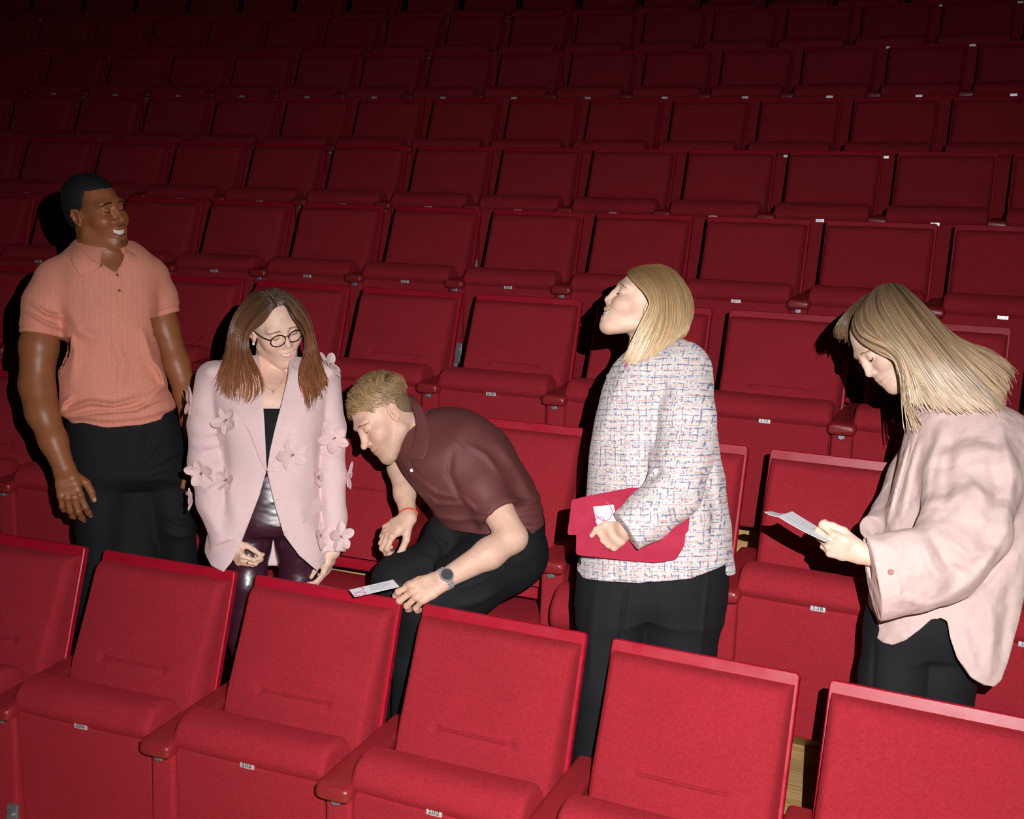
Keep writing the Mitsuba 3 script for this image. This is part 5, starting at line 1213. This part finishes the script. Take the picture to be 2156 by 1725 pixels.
def build_woman_tweed():
    p = Person('blonde woman in a pale tweed jacket, laughing upwards and holding a red clutch bag', 1380, 900, 3.02)
    L, F, R = p.L, p.F, p.F.ring
    o = dict(w=.94, smile=1.45, open=1.2, lips=1.0, nose=.93, jaw=.90, chin=-.005, eyes='down', lid=-.001)
    p.head(1350, 641, .02, (-.86, .40, -.30), (.42, .90, .02), o, .91)
    wr = L(1318, 1112, -.225)
    h1 = Hand(wr, (-.66, -.52, .38), (-.55, -.30, -.78), False, [(62, 80, 50), (68, 82, 50), (70, 82, 50), (72, 80, 50)], [(.70, .55, .30), (.92, .10, .20), (.90, -.25, .10)], .80, slim=.86)
    armn = [L(1430, 790, -.03), L(1430, 900, -.12), L(1425, 1020, -.20), wr]
    def body(P):
        d = near(P, p.hc, .18, p.head_f)
        d = smin(d, cone(P, p.h2l((0, -.040, -.045)), L(1368, 752, .03), .046, .054), .02)
        d = smin(d, chain(P, [L(1366, 752, .03), L(1385, 800, .02)] + armn, [.055, .05, .05, .045, .038, .024], .02), .03)
        return smin(d, near(P, h1.g(.09, 0, 0), .16, h1.sdf), .012)
    sk = skin_color((.61, .41, .305), (.55, .22, .19), o, .40)
    p.emit('body', body, bounds(L(1230, 545, -.1), L(1480, 1190, .12), L(1400, 1000, -.28), pad=.03), .0021, 'mat_skin', color=lambda V: h1.paint(V, sk(p.l2h(V.astype(f32)).astype(float)), (.66, .40, .34)))
    for s in (-1, 1):
        p.hput('eyebrow', brow_mesh(o, s, 31, .0022, .0035, .0225, 0, 55), 'mat_brow_fair'); p.hput('eyelashes', lash_mesh(o, s, -.001, .0007, .007), 'mat_lash')
    p.hput('teeth', teeth_mesh(o), 'mat_teeth', smooth=40)
    er = p.h2l((-.078, -.010, -.036)); er2 = p.h2l((.078, -.010, -.036)); er = er if er[2] < er2[2] else er2
    p.lput('earring', torus(er + [0, .0, -.003], .0055, .0016, (.9, .2, -.3), (0, 1, 0), 20), 'mat_gold', label='small gold hoop earring')
    jr = [R(1352, 712, 1432, 712, .03, .055), R(1326, 733, 1462, 733, .03, .085), R(1290, 775, 1486, 770, .02, .130), R(1268, 830, 1500, 820, .02, .150), R(1250, 900, 1508, 890, .02, .158), R(1238, 1000, 1524, 1000, .02, .162), R(1230, 1100, 1537, 1100, .02, .165), R(1222, 1160, 1543, 1160, .02, .168), R(1214, 1220, 1549, 1215, .02, .170)]
    s1 = [L(1432, 785, -.03), L(1440, 880, -.10), L(1434, 975, -.165), L(1418, 1035, -.20), L(1362, 1088, -.235), L(1318, 1118, -.25)]; r1 = [.088, .080, .074, .072, .060, .050]
    s2 = [L(1420, 790, .10), L(1425, 900, .16), L(1400, 1010, .18), L(1330, 1080, .15)]; r2 = [.08, .072, .064, .05]
    hem = F.P2([(1190, 1190), (1213, 1196), (1232, 1210), (1350, 1212), (1450, 1204), (1516, 1184), (1523, 1182), (1527, 1206), (1550, 1208), (1580, 1205)])
    fo = [(F.P2(a), w * .00128, amp) for a, w, amp in [([(1385, 850), (1382, 920), (1378, 965)], 7, -.007), ([(1378, 962), (1388, 985), (1362, 1012)], 6, -.008), ([(1400, 960), (1440, 985), (1480, 975)], 8, .006), ([(1395, 1000), (1430, 1030), (1470, 1015)], 8, .006), ([(1400, 790), (1395, 830), (1388, 870)], 8, -.006), ([(1350, 1040), (1380, 1060), (1420, 1050)], 8, .005), ([(1490, 850), (1500, 950), (1515, 1050)], 10, .005), ([(1480, 990), (1500, 1080), (1490, 1180)], 14, -.006), ([(1290, 850), (1262, 930), (1255, 1000)], 14, .005), ([(1340, 1160), (1345, 1190), (1345, 1212)], 10, .006), ([(1300, 1180), (1302, 1212)], 9, -.006), ([(1440, 1160), (1445, 1205)], 14, .006), ([(1330, 900), (1325, 960), (1330, 1010)], 16, .005)]]
    def jacket0(P):
        d = slabs(P, jr, 2.4, bot=False); d = smin(d, sleeve(P, s1, r1, .02), .022); return smin(d, sleeve(P, s2, r2, .02), .02)
    def jacket(P):
        d = jacket0(P)
        for a, w, amp in fo: d = d - 1.2 * fold(P[:, :2], a, w, amp)
        d = d + .003 * vnoise(P, 16, 4) + .0006 * vnoise(P, 160, 5)
        d = np.maximum(d, -cone(P, p.h2l((0, -.040, -.045)), L(1368, 752, .03), .052, .060))
        h = np.interp(P[:, 0], hem[:, 0], hem[:, 1]); sl = sleeve(P, s1, r1, .02); d = np.where(sl > .01, np.maximum(d, h - P[:, 1]), d)
        return d
    plaid_mat('mat_tweed', F)
    jk = p.emit('jacket', jacket, bounds(L(1205, 700, -.33), L(1560, 1225, .27), pad=.03), .0044, 'mat_tweed')
    S = lambda pts, lift=.004: snap(jacket0, [L(x, y) for x, y in pts], lift)
    p.lput('collar', sheet([np.vstack([[L(1388, 700, -.02), L(1372, 722, -.06)], S([(1335, 762), (1312, 790), (1297, 830)], .012)]), np.vstack([[L(1402, 706, -.03), L(1392, 730, -.07)], S([(1352, 772), (1322, 800), (1302, 832)], .012)]), np.vstack([[L(1412, 715, -.02), L(1405, 742, -.07)], S([(1368, 785), (1330, 812), (1304, 836)], .007)])], .004, 26, 10), 'mat_tweed', jk)
    p.lput('lapel', sheet([S([(1312, 768), (1306, 800), (1297, 838)], .010), S([(1280, 786), (1279, 802), (1292, 836)], .010)], .004, 18, 7), 'mat_tweed', jk)
    p.lput('trim', tube(catmull(S([(1297, 836), (1298, 880), (1300, 940), (1304, 1000), (1306, 1040)], .002), 30), .0034, 7), 'mat_tweed', jk)
    p.lput('undershirt', tube([L(1330, 752, -.055), L(1322, 762, -.07), L(1317, 775, -.085)], [.006, .008, .004], 8), 'mat_magenta', label='magenta neckline under the jacket')
    def cuffhit(x, y): 
        c = S([(x, y)], .008)[0]; return c, grad(jacket0, c)
    for x, y in ((1381, 1124), (1366, 1142)):
        c, n = cuffhit(x, y); p.lput('button', tube([c - n * .001, c + n * .003, c + n * .005], [.0105, .0105, .008], 20, up=[.9, .1, .2]), 'mat_cream_button', jk, 40, label='cream button on the cuff')
    # hair: a smooth bob
    cols = (lin(132, 100, 64), lin(206, 178, 136), .16)
    g = [[(1320, 573, .01), (1338, 594, -.070), (1370, 626, -.098), (1370, 664, -.108), (1346, 708, -.105), (1315, 764, -.095)],
         [(1334, 565, .0), (1364, 598, -.085), (1382, 648, -.108), (1360, 695, -.115), (1345, 735, -.115), (1330, 768, -.11)],
         [(1350, 560, .0), (1388, 597, -.075), (1397, 650, -.105), (1388, 700, -.115), (1372, 732, -.115), (1358, 758, -.115)],
         [(1367, 558, .0), (1411, 597, -.055), (1423, 650, -.085), (1417, 692, -.095), (1405, 717, -.10), (1390, 738, -.10)],
         [(1384, 557, .02), (1434, 592, -.02), (1449, 645, -.035), (1445, 677, -.05), (1437, 697, -.05), (1425, 714, -.06)],
         [(1388, 558, .05), (1441, 598, .05), (1456, 648, .04), (1449, 677, .03), (1443, 692, .03), (1432, 707, .02)],
         [(1372, 560, .05), (1424, 594, .12), (1436, 645, .13), (1428, 690, .11), (1420, 710, .10), (1410, 725, .09)],
         [(1350, 562, .05), (1385, 595, .125), (1392, 645, .135), (1388, 690, .12), (1376, 720, .10), (1362, 738, .08)]]
    p.lock_put('hair', [[L(*q) for q in r] for r in g], 1700, 41, cols, r=.0019, jit=.0045, K=16, flat=.4, avoid=jacket0, lenj=.2)
    def cap(P):
        q = p.l2h(P); d = ell(q, (0, -.024, .048), (.0725, .0905, .0775)); d = smin(d, ell(q, (0, -.050, -.01), (.064, .050, .075)), .02)
        cut = smax(q[:, 1] - .048 - .30 * np.clip(q[:, 2] - .04, 0, .1) + .9 * np.clip(.05 - q[:, 2], 0, .1), -.09 - q[:, 2], .01); return smax(d, cut, .006) * p.sc
    p.emit('hair_cap', cap, (p.hc - .15, p.hc + .15), .0035, 'mat_hair_blond', label='blonde hair close to the scalp')
    # wide black trousers
    g1 = [L(1300, 1200, .0), L(1290, 1300, -.01), L(1280, 1450, .0), L(1275, 1600, .02)]; g2 = [L(1440, 1190, .02), L(1432, 1300, .02), L(1420, 1450, .03), L(1412, 1600, .05)]
    e1, e2 = p.drop(g1[-1], 0, .0, RISE + .03), p.drop(g2[-1], 0, .02, RISE + .03)
    tr = [R(1230, 1165, 1515, 1165, .02, .13), R(1224, 1210, 1520, 1205, .02, .135), R(1220, 1260, 1518, 1250, .02, .13), R(1235, 1300, 1500, 1290, .02, .11)]
    tf = [(F.P2(a), w * .00128, amp) for a, w, amp in [([(1322, 1212), (1312, 1300), (1303, 1400)], 4, -.007), ([(1490, 1190), (1478, 1300), (1470, 1400)], 4, .004), ([(1260, 1215), (1250, 1300), (1245, 1420)], 10, .005), ([(1400, 1215), (1390, 1300)], 16, .004)]]
    def trousers(P):
        d = slabs(P, tr, 2.4)
        d = smin(d, np.minimum(chain(P, g1 + [e1], [.095, .092, .090, .090, .092], .02), chain(P, g2 + [e2], [.11, .108, .105, .10, .10], .02)), .05)
        for a, w, amp in tf: d = d - fold(P[:, :2], a, w, amp)
        return np.maximum(d + .0025 * vnoise(P * np.array([1, .35, 1], f32), 15, 4), e1[1] - .02 - P[:, 1])
    p.emit('trousers', trousers, bounds(L(1205, 1160, -.15), L(1560, 1300, .2), e1, e2, pad=.11), .0065, 'mat_black_cloth', label='wide black trousers')
    for q in (e1, e2): p.lput('shoe', shoe_at(F, q), 'mat_black_cloth', smooth=40)
    # the clutch bag and the card she holds
    k = thing('clutch_bag', 'flat red suede clutch bag with a flap, held against the tweed jacket', 'bag')
    Q = Sheet(F, L(1195, 1190, -.170), L(1450, 1190, -.185), L(1195, 1020, -.180))
    uv = lambda x, y: ((x - 1195) / 255, (1190 - y) / 170)
    from shapely.geometry import Polygon
    def rp(pts, r=.03): 
        s = Polygon([(a * Q.w, b * Q.h) for a, b in [uv(*q) for q in pts]]).buffer(-r * .15).buffer(r * .15, quad_segs=5); return [(x / Q.w, y / Q.h) for x, y in s.exterior.coords[:-1]]
    put('body', trimesh.Trimesh(F.world(Q.slab(rp([(1212, 1052), (1450, 1052), (1441, 1150), (1424, 1178), (1380, 1185), (1300, 1178), (1213, 1168), (1214, 1130)], .06), -.014, .004).vertices), Q.slab(rp([(1212, 1052), (1450, 1052), (1441, 1150), (1424, 1178), (1380, 1185), (1300, 1178), (1213, 1168), (1214, 1130)], .06), -.014, .004).faces, process=False), 'mat_suede_pink', k, 30)
    fl = Q.slab(rp([(1205, 1052), (1240, 1044), (1330, 1028), (1400, 1032), (1457, 1038), (1449, 1122), (1330, 1124), (1195, 1126)], .05), .005, .010)
    put('flap', trimesh.Trimesh(F.world(fl.vertices), fl.faces, process=False), 'mat_suede_pink', k, 30)
    cd = thing('card', 'white card with a pink loop print held against the red clutch bag', 'card')
    C = Sheet(F, L(1260, 1120, -.195), L(1303, 1116, -.198), L(1249, 1067, -.195))
    put('sheet', trimesh.Trimesh(F.world(C.slab([(0, 0), (1, 0), (1, 1), (0, 1)], 0, .0008).vertices), C.slab([(0, 0), (1, 0), (1, 1), (0, 1)], 0, .0008).faces, process=False), 'mat_paper', cd, False)
    lp = cat(C.stroke(arc_uv((.45, .80), .52, -170, 60, .8, .75), .0011, .0012), C.stroke(arc_uv((.18, .40), .22, 0, 360, 1, .8), .0011, .0012))
    put('print', trimesh.Trimesh(F.world(lp.vertices), lp.faces, process=False), 'mat_print_pink', cd, True, label='pink looped line printed on the card')
    return p
mat('mat_tweed_edge', two({'type': 'principled', 'base_color': rgb((0.30, 0.33, 0.45)), 'roughness': 0.9}))
mat('mat_hair_blond', two({'type': 'principled', 'base_color': rgb((0.30, 0.20, 0.10)), 'roughness': 0.45, 'specular': 0.4}))

# ---------------------------------------------------------------- the woman in the wide pale pink shirt, reading a sheet of paper
mat('mat_pink_shirt', two({'type': 'bumpmap', 'scale': .010, 't': proc(lambda p, n, uv: fbm(p[0] * 30, p[1] * 30, p[2] * 22, octaves=3), 2e-3),
    'b': {'type': 'principled', 'base_color': fabric_col((0.57, 0.42, 0.385), .05, 900), 'roughness': 0.7, 'specular': 0.25}}))
mat('mat_rose_button', two({'type': 'principled', 'base_color': rgb((0.40, 0.17, 0.15)), 'roughness': 0.35, 'specular': 0.4}))
mat('mat_silver', two({'type': 'principled', 'base_color': rgb((0.65, 0.64, 0.62)), 'metallic': 0.75, 'roughness': 0.3}))
def build_woman_shirt():
    p = Person('blonde woman in a wide pale pink shirt reading a folded sheet of paper, rightmost person', 1950, 1050, 2.78)
    L, F, R = p.L, p.F, p.F.ring
    o = dict(w=.94, smile=.35, open=0, lips=1.0, nose=.95, jaw=.93, eyes='down', lid=-.002)
    p.head(1868, 722, .03, (-.68, -.64, -.36), (-.62, .76, -.18), o, .92)
    wr = L(1812, 1165, -.285)
    h1 = Hand(wr, (-.88, .30, -.30), (-.30, -.25, -.92), False, [(42, 70, 45), (55, 75, 45), (62, 75, 45), (66, 75, 45)], [(.90, .42, -.18), (.985, .06, -.15), (.98, -.06, -.12)], .84, slim=.88)
    arm = [L(2010, 900, -.05), L(2030, 1020, -.15), L(2010, 1150, -.22), L(1900, 1180, -.26), wr]
    def body(P):
        d = near(P, p.hc, .18, p.head_f)
        d = smin(d, cone(P, p.h2l((0, -.040, -.050)), L(1985, 865, .04), .047, .055), .02)
        d = smin(d, chain(P, [L(1985, 865, .04), L(2000, 890, .0)] + arm, [.05, .05, .05, .045, .04, .034, .024], .02), .03)
        return smin(d, near(P, h1.g(.09, 0, 0), .16, h1.sdf), .012)
    sk = skin_color((.64, .445, .34), (.58, .28, .26), o, .40)
    p.emit('body', body, bounds(L(1740, 600, -.12), L(2060, 1210, .16), L(1735, 1200, -.36), pad=.03), .0021, 'mat_skin', color=lambda V: h1.paint(V, sk(p.l2h(V.astype(f32)).astype(float)), (.68, .44, .38)))
    for s in (-1, 1):
        p.hput('eyebrow', brow_mesh(o, s, 41, .0020, .003, .0225, 0, 50), 'mat_brow_fair'); p.hput('eyelashes', lash_mesh(o, s, -.002, .0008, .008), 'mat_lash')
    # shirt
    tr = [R(1935, 838, 2040, 830, .04, .065), R(1922, 862, 2110, 850, .04, .105), R(1912, 900, 2165, 880, .04, .150), R(1896, 960, 2195, 940, .04, .170), R(1878, 1030, 2205, 1020, .04, .175), R(1858, 1100, 2205, 1100, .04, .178), R(1838, 1200, 2190, 1200, .04, .182), R(1824, 1300, 2170, 1300, .04, .185), R(1815, 1440, 2150, 1440, .04, .185)]
    s1 = [L(2035, 915, -.05), L(2048, 1020, -.13), L(2030, 1120, -.20), L(1985, 1185, -.23), L(1905, 1205, -.26), L(1836, 1218, -.28)]; r1 = [.100, .100, .098, .096, .094, .098]
    s2 = [L(1985, 930, .14), L(1930, 1010, .17), L(1880, 1085, .10), L(1836, 1116, .0)]; r2 = [.09, .072, .052, .032]
    hem = [(1780, 1200), (1820, 1278), (1828, 1305), (1842, 1332), (1862, 1344), (1882, 1347), (1908, 1336), (1935, 1315), (1960, 1293), (1980, 1290), (1992, 1296), (1998, 1330), (2012, 1370), (2040, 1410), (2066, 1426), (2088, 1431), (2102, 1420), (2118, 1380), (2140, 1300), (2156, 1230), (2300, 1100)]
    hm = F.P2(hem + [(2300, 1600), (1780, 1600)])
    fo = [(F.P2(a), w * .00117, amp) for a, w, amp in [([(1985, 900), (1955, 980), (1945, 1060)], 10, .008), ([(2010, 905), (1990, 1000), (1985, 1100)], 12, -.008), ([(2100, 900), (2120, 1000), (2110, 1080)], 12, .010), ([(2080, 950), (2085, 1050), (2060, 1130)], 14, -.008), ([(1940, 1135), (1960, 1180), (1985, 1215)], 10, .010), ([(1960, 1130), (1995, 1180), (2040, 1200)], 10, -.010), ([(1985, 1125), (2030, 1160), (2075, 1150)], 10, .010), ([(1900, 1230), (1950, 1255), (1990, 1245)], 9, .006), ([(1995, 1245), (2060, 1180), (2110, 1110)], 10, .012), ([(2000, 1262), (2065, 1215), (2130, 1150)], 10, -.010), ([(2010, 1290), (2030, 1340), (2050, 1400)], 12, .005), ([(2080, 1260), (2085, 1330), (2075, 1400)], 12, .006), ([(2120, 1220), (2110, 1300), (2095, 1380)], 12, -.006), ([(1935, 925), (1915, 1000), (1900, 1080)], 7, .006), ([(1915, 930), (1890, 1020), (1868, 1100)], 5, .008), ([(1890, 1180), (1900, 1215), (1895, 1260)], 6, .004), ([(2020, 1000), (2060, 1040), (2100, 1040)], 10, .006)]]
    def cuffd(P): return sleeve(P, s1, r1, .03, flat=(.12, .35, .93), ratio=.52)
    def shirt0(P):
        d = slabs(P, tr, 2.4, bot=False); d = smin(d, cuffd(P), .03); return smin(d, sleeve(P, s2, r2, .02), .02)
    def shirt(P):
        d = shirt0(P)
        for a, w, amp in fo: d = d - 1.35 * fold(P[:, :2], a, w, amp)
        d = d + .0022 * vnoise(P * np.array([1, .4, 1], f32), 14, 4) + .0014 * vnoise(P * np.array([1, .6, 1], f32), 34, 8)
        d = np.maximum(d, -cone(P, p.h2l((0, -.040, -.050)), L(1985, 865, .04), .054, .062))
        # inside of the wide cuff
        c = cone(P, wr + [-.02, .0, -.0], L(1900, 1195, -.26), .070, .03, (.12, .35, .93), .34); d = np.maximum(d, -c)
        sl = cuffd(P); return np.where(sl > .008, np.maximum(d, -poly2(P[:, :2], hm)), d)
    sh = p.emit('shirt', shirt, bounds(L(1795, 825, -.40), L(2225, 1445, .27), pad=.03), .0044, 'mat_pink_shirt')
    S = lambda pts, lift=.004: snap(shirt0, [L(x, y) for x, y in pts], lift)
    p.lput('collar', sheet([np.vstack([S([(1921, 868)], .012), [L(1935, 850, -.06), L(1985, 842, -.08), L(2060, 832, -.075), L(2098, 812, -.02), L(2105, 800, .04)]]), np.vstack([S([(1928, 885), (1950, 875), (2000, 872), (2070, 862)], .010), [L(2112, 840, -.03), L(2125, 815, .04)]])], .004, 34, 8), 'mat_pink_shirt', sh)
    p.lput('placket', sheet([S([(1926, 880), (1905, 960), (1884, 1030), (1874, 1060)], .004), S([(1940, 885), (1919, 962), (1898, 1032), (1888, 1062)], .004)], .004, 24, 5), 'mat_pink_shirt', sh)
    for x, y in ((1884, 1187), (1935, 897)):
        c = S([(x, y)], .003)[0]; n = grad(shirt0, c); p.lput('button', tube([c, c + n * .003, c + n * .0045], [.0068, .0066, .005], 18, up=[.9, .1, .2]), 'mat_rose_button', sh, 40, label='rose coloured button')
    rg = h1.fing[2][0]; p.lput('ring', torus(rg[0] * .45 + rg[1] * .55, .0088, .0016, np.cross(h1.n, rg[1] - rg[0]) / np.linalg.norm(np.cross(h1.n, rg[1] - rg[0])), h1.n, 24), 'mat_silver')
    # hair
    cols = (lin(104, 82, 60), lin(190, 160, 126), .28)
    g = [[(1822, 632, .0), (1796, 680, -.06), (1812, 716, -.10), (1856, 738, -.115), (1893, 760, -.115), (1903, 805, -.115), (1910, 850, -.115)],
         [(1838, 612, -.01), (1820, 668, -.095), (1850, 708, -.125), (1893, 738, -.130), (1920, 790, -.13), (1934, 835, -.13), (1944, 862, -.13)],
         [(1852, 602, -.01), (1853, 660, -.112), (1890, 712, -.140), (1926, 762, -.142), (1955, 810, -.14), (1985, 847, -.14), (2010, 869, -.14)],
         [(1866, 598, -.0), (1887, 652, -.11), (1926, 712, -.142), (1966, 766, -.15), (2006, 816, -.145), (2040, 851, -.14), (2062, 871, -.14)],
         [(1880, 597, .0), (1920, 647, -.08), (1966, 707, -.118), (2006, 757, -.13), (2050, 806, -.125), (2085, 842, -.12), (2106, 867, -.12)],
         [(1895, 600, .02), (1944, 647, -.04), (1990, 702, -.07), (2030, 742, -.085), (2075, 782, -.085), (2105, 812, -.08), (2118, 842, -.08)],
         [(1902, 605, .04), (1952, 652, .01), (2000, 702, -.01), (2045, 730, -.02), (2088, 752, -.03), (2118, 777, -.03), (2130, 802, -.03)],
         [(1890, 606, .07), (1940, 662, .09), (1985, 717, .09), (2040, 742, .07), (2080, 757, .05), (2110, 777, .04), (2125, 802, .03)]]
    p.lock_put('hair', [[L(*q) for q in r] for r in g], 1700, 61, cols, r=.0019, jit=.0048, K=22, flat=.4, avoid=shirt0, lenj=.34)
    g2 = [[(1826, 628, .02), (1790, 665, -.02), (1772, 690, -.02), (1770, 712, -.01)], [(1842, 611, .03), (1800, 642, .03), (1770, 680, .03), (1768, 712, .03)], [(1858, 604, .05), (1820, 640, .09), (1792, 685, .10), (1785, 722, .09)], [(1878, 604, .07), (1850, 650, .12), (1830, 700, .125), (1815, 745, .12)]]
    m, c = locks([[L(*q) for q in r] for r in g2], 420, 62, out=p.hc, cols=(lin(70, 52, 36), lin(120, 92, 62), .3), r=.0022, jit=.004, K=14, flat=.4)  # far-side locks: same hair, shadow painted in as darker root and tip colours
    p.lput('hair', m, 'mat_hair', color=c, label='hair on the far side of her parting, shade put into its colour')
    wisp = [[(1890, 770, -.115), (1900, 815, -.12), (1905, 850, -.12), (1912, 885, -.12), (1920, 910, -.12)], [(1896, 770, -.115), (1908, 815, -.12), (1915, 850, -.12), (1925, 880, -.12), (1935, 900, -.12)]]
    m, c = locks([[L(*q) for q in r] for r in wisp], 36, 63, out=p.hc, cols=cols, r=.0012, jit=.006, K=14, avoid=shirt0)
    p.lput('hair', m, 'mat_hair', color=c)
    def cap(P):
        q = p.l2h(P); d = ell(q, (0, -.024, .048), (.0725, .0905, .0775)); d = smin(d, ell(q, (0, -.050, -.01), (.064, .050, .075)), .02)
        cut = smax(q[:, 1] - .046 - .40 * np.clip(q[:, 2] - .04, 0, .1) + .9 * np.clip(.045 - q[:, 2], 0, .1), -.09 - q[:, 2], .01); return smax(d, cut, .006) * p.sc
    p.emit('hair_cap', cap, (p.hc - .15, p.hc + .15), .0035, 'mat_hair_blond', label='blonde hair close to the scalp')
    # trousers
    g1 = [L(1895, 1330, -.02), L(1885, 1430, -.01), L(1875, 1600, .0)]; g3 = [L(1985, 1310, .03), L(1975, 1430, .03), L(1968, 1600, .05)]
    e1, e2 = p.drop(g1[-1], 0, .0, RISE + .03), p.drop(g3[-1], 0, .03, RISE + .03)
    hr = [R(1830, 1250, 2120, 1250, .04, .12), R(1824, 1320, 2080, 1320, .03, .125), R(1835, 1380, 2040, 1380, .03, .11)]
    def trousers(P):
        d = slabs(P, hr, 2.3)
        d = smin(d, np.minimum(chain(P, g1 + [e1], [.082, .085, .088, .092], .02), chain(P, g3 + [e2], [.085, .085, .088, .092], .02)), .03)
        d = d - fold(P[:, :2], F.P2([(1845, 1340), (1842, 1400), (1838, 1470)]), .006, -.006)
        return np.maximum(d + .0025 * vnoise(P * np.array([1, .35, 1], f32), 15, 4), e1[1] - .02 - P[:, 1])
    p.emit('trousers', trousers, bounds(L(1780, 1240, -.15), L(2130, 1400, .2), e1, e2, pad=.11), .0065, 'mat_black_cloth', label='wide black trousers')
    for q in (e1, e2): p.lput('shoe', shoe_at(F, q), 'mat_black_cloth', smooth=40)
    # the folded sheet of paper
    k = thing('paper_sheet', 'folded sheet of paper held in both hands by the woman in the pale pink shirt', 'paper')
    def pane(name, q, **kw):
        G = np.array([[q[0], q[1]], [q[3], q[2]]], float); u = np.linspace(0, 1, 8)[:, None, None]; v = np.linspace(0, 1, 8)[None, :, None]
        X = (G[0, 0] * (1 - u) + G[1, 0] * u) * (1 - v) + (G[0, 1] * (1 - u) + G[1, 1] * u) * v; X = X + np.array([0, -.003, 0]) * np.sin(np.pi * v)
        m = sheet_grid(X, .0008); put(name, trimesh.Trimesh(F.world(m.vertices), m.faces, process=False), 'mat_paper', k, 30, **kw); return X
    X = pane('leaf', [L(1638, 1088, -.34), L(1738, 1141, -.37), L(1770, 1134, -.245), L(1668, 1077, -.215)])
    pane('leaf', [L(1609, 1078, -.33), L(1638, 1088, -.34), L(1660, 1081, -.24), L(1625, 1077, -.23)])
    ln = []
    for r_, (a, b) in enumerate([(.10, .32), (.35, .50), (.35, .62), (.35, .58), (.62, .85), (.62, .80)]):
        i = .25 + .10 * r_ if r_ else .3
        f = lambda u, v: (X[0, 0] * (1 - u) + X[-1, 0] * u) * (1 - v) + (X[0, -1] * (1 - u) + X[-1, -1] * u) * v + np.array([0, -.003, 0]) * math.sin(math.pi * v) + [0, .0007, -.0006]
        ln.append(tube([f(i, a), f(i, (a + b) / 2), f(i, b)], .0011 if r_ else .002, 5, .3, up=[0, 1, -.5]))
    ln = cat(*ln); put('print', trimesh.Trimesh(F.world(ln.vertices), ln.faces, process=False), 'mat_print_grey', k, True, label='lines of grey print')
    return p

build_man_salmon()
build_woman_blazer()
build_man_maroon()
build_woman_tweed()
build_woman_shirt()
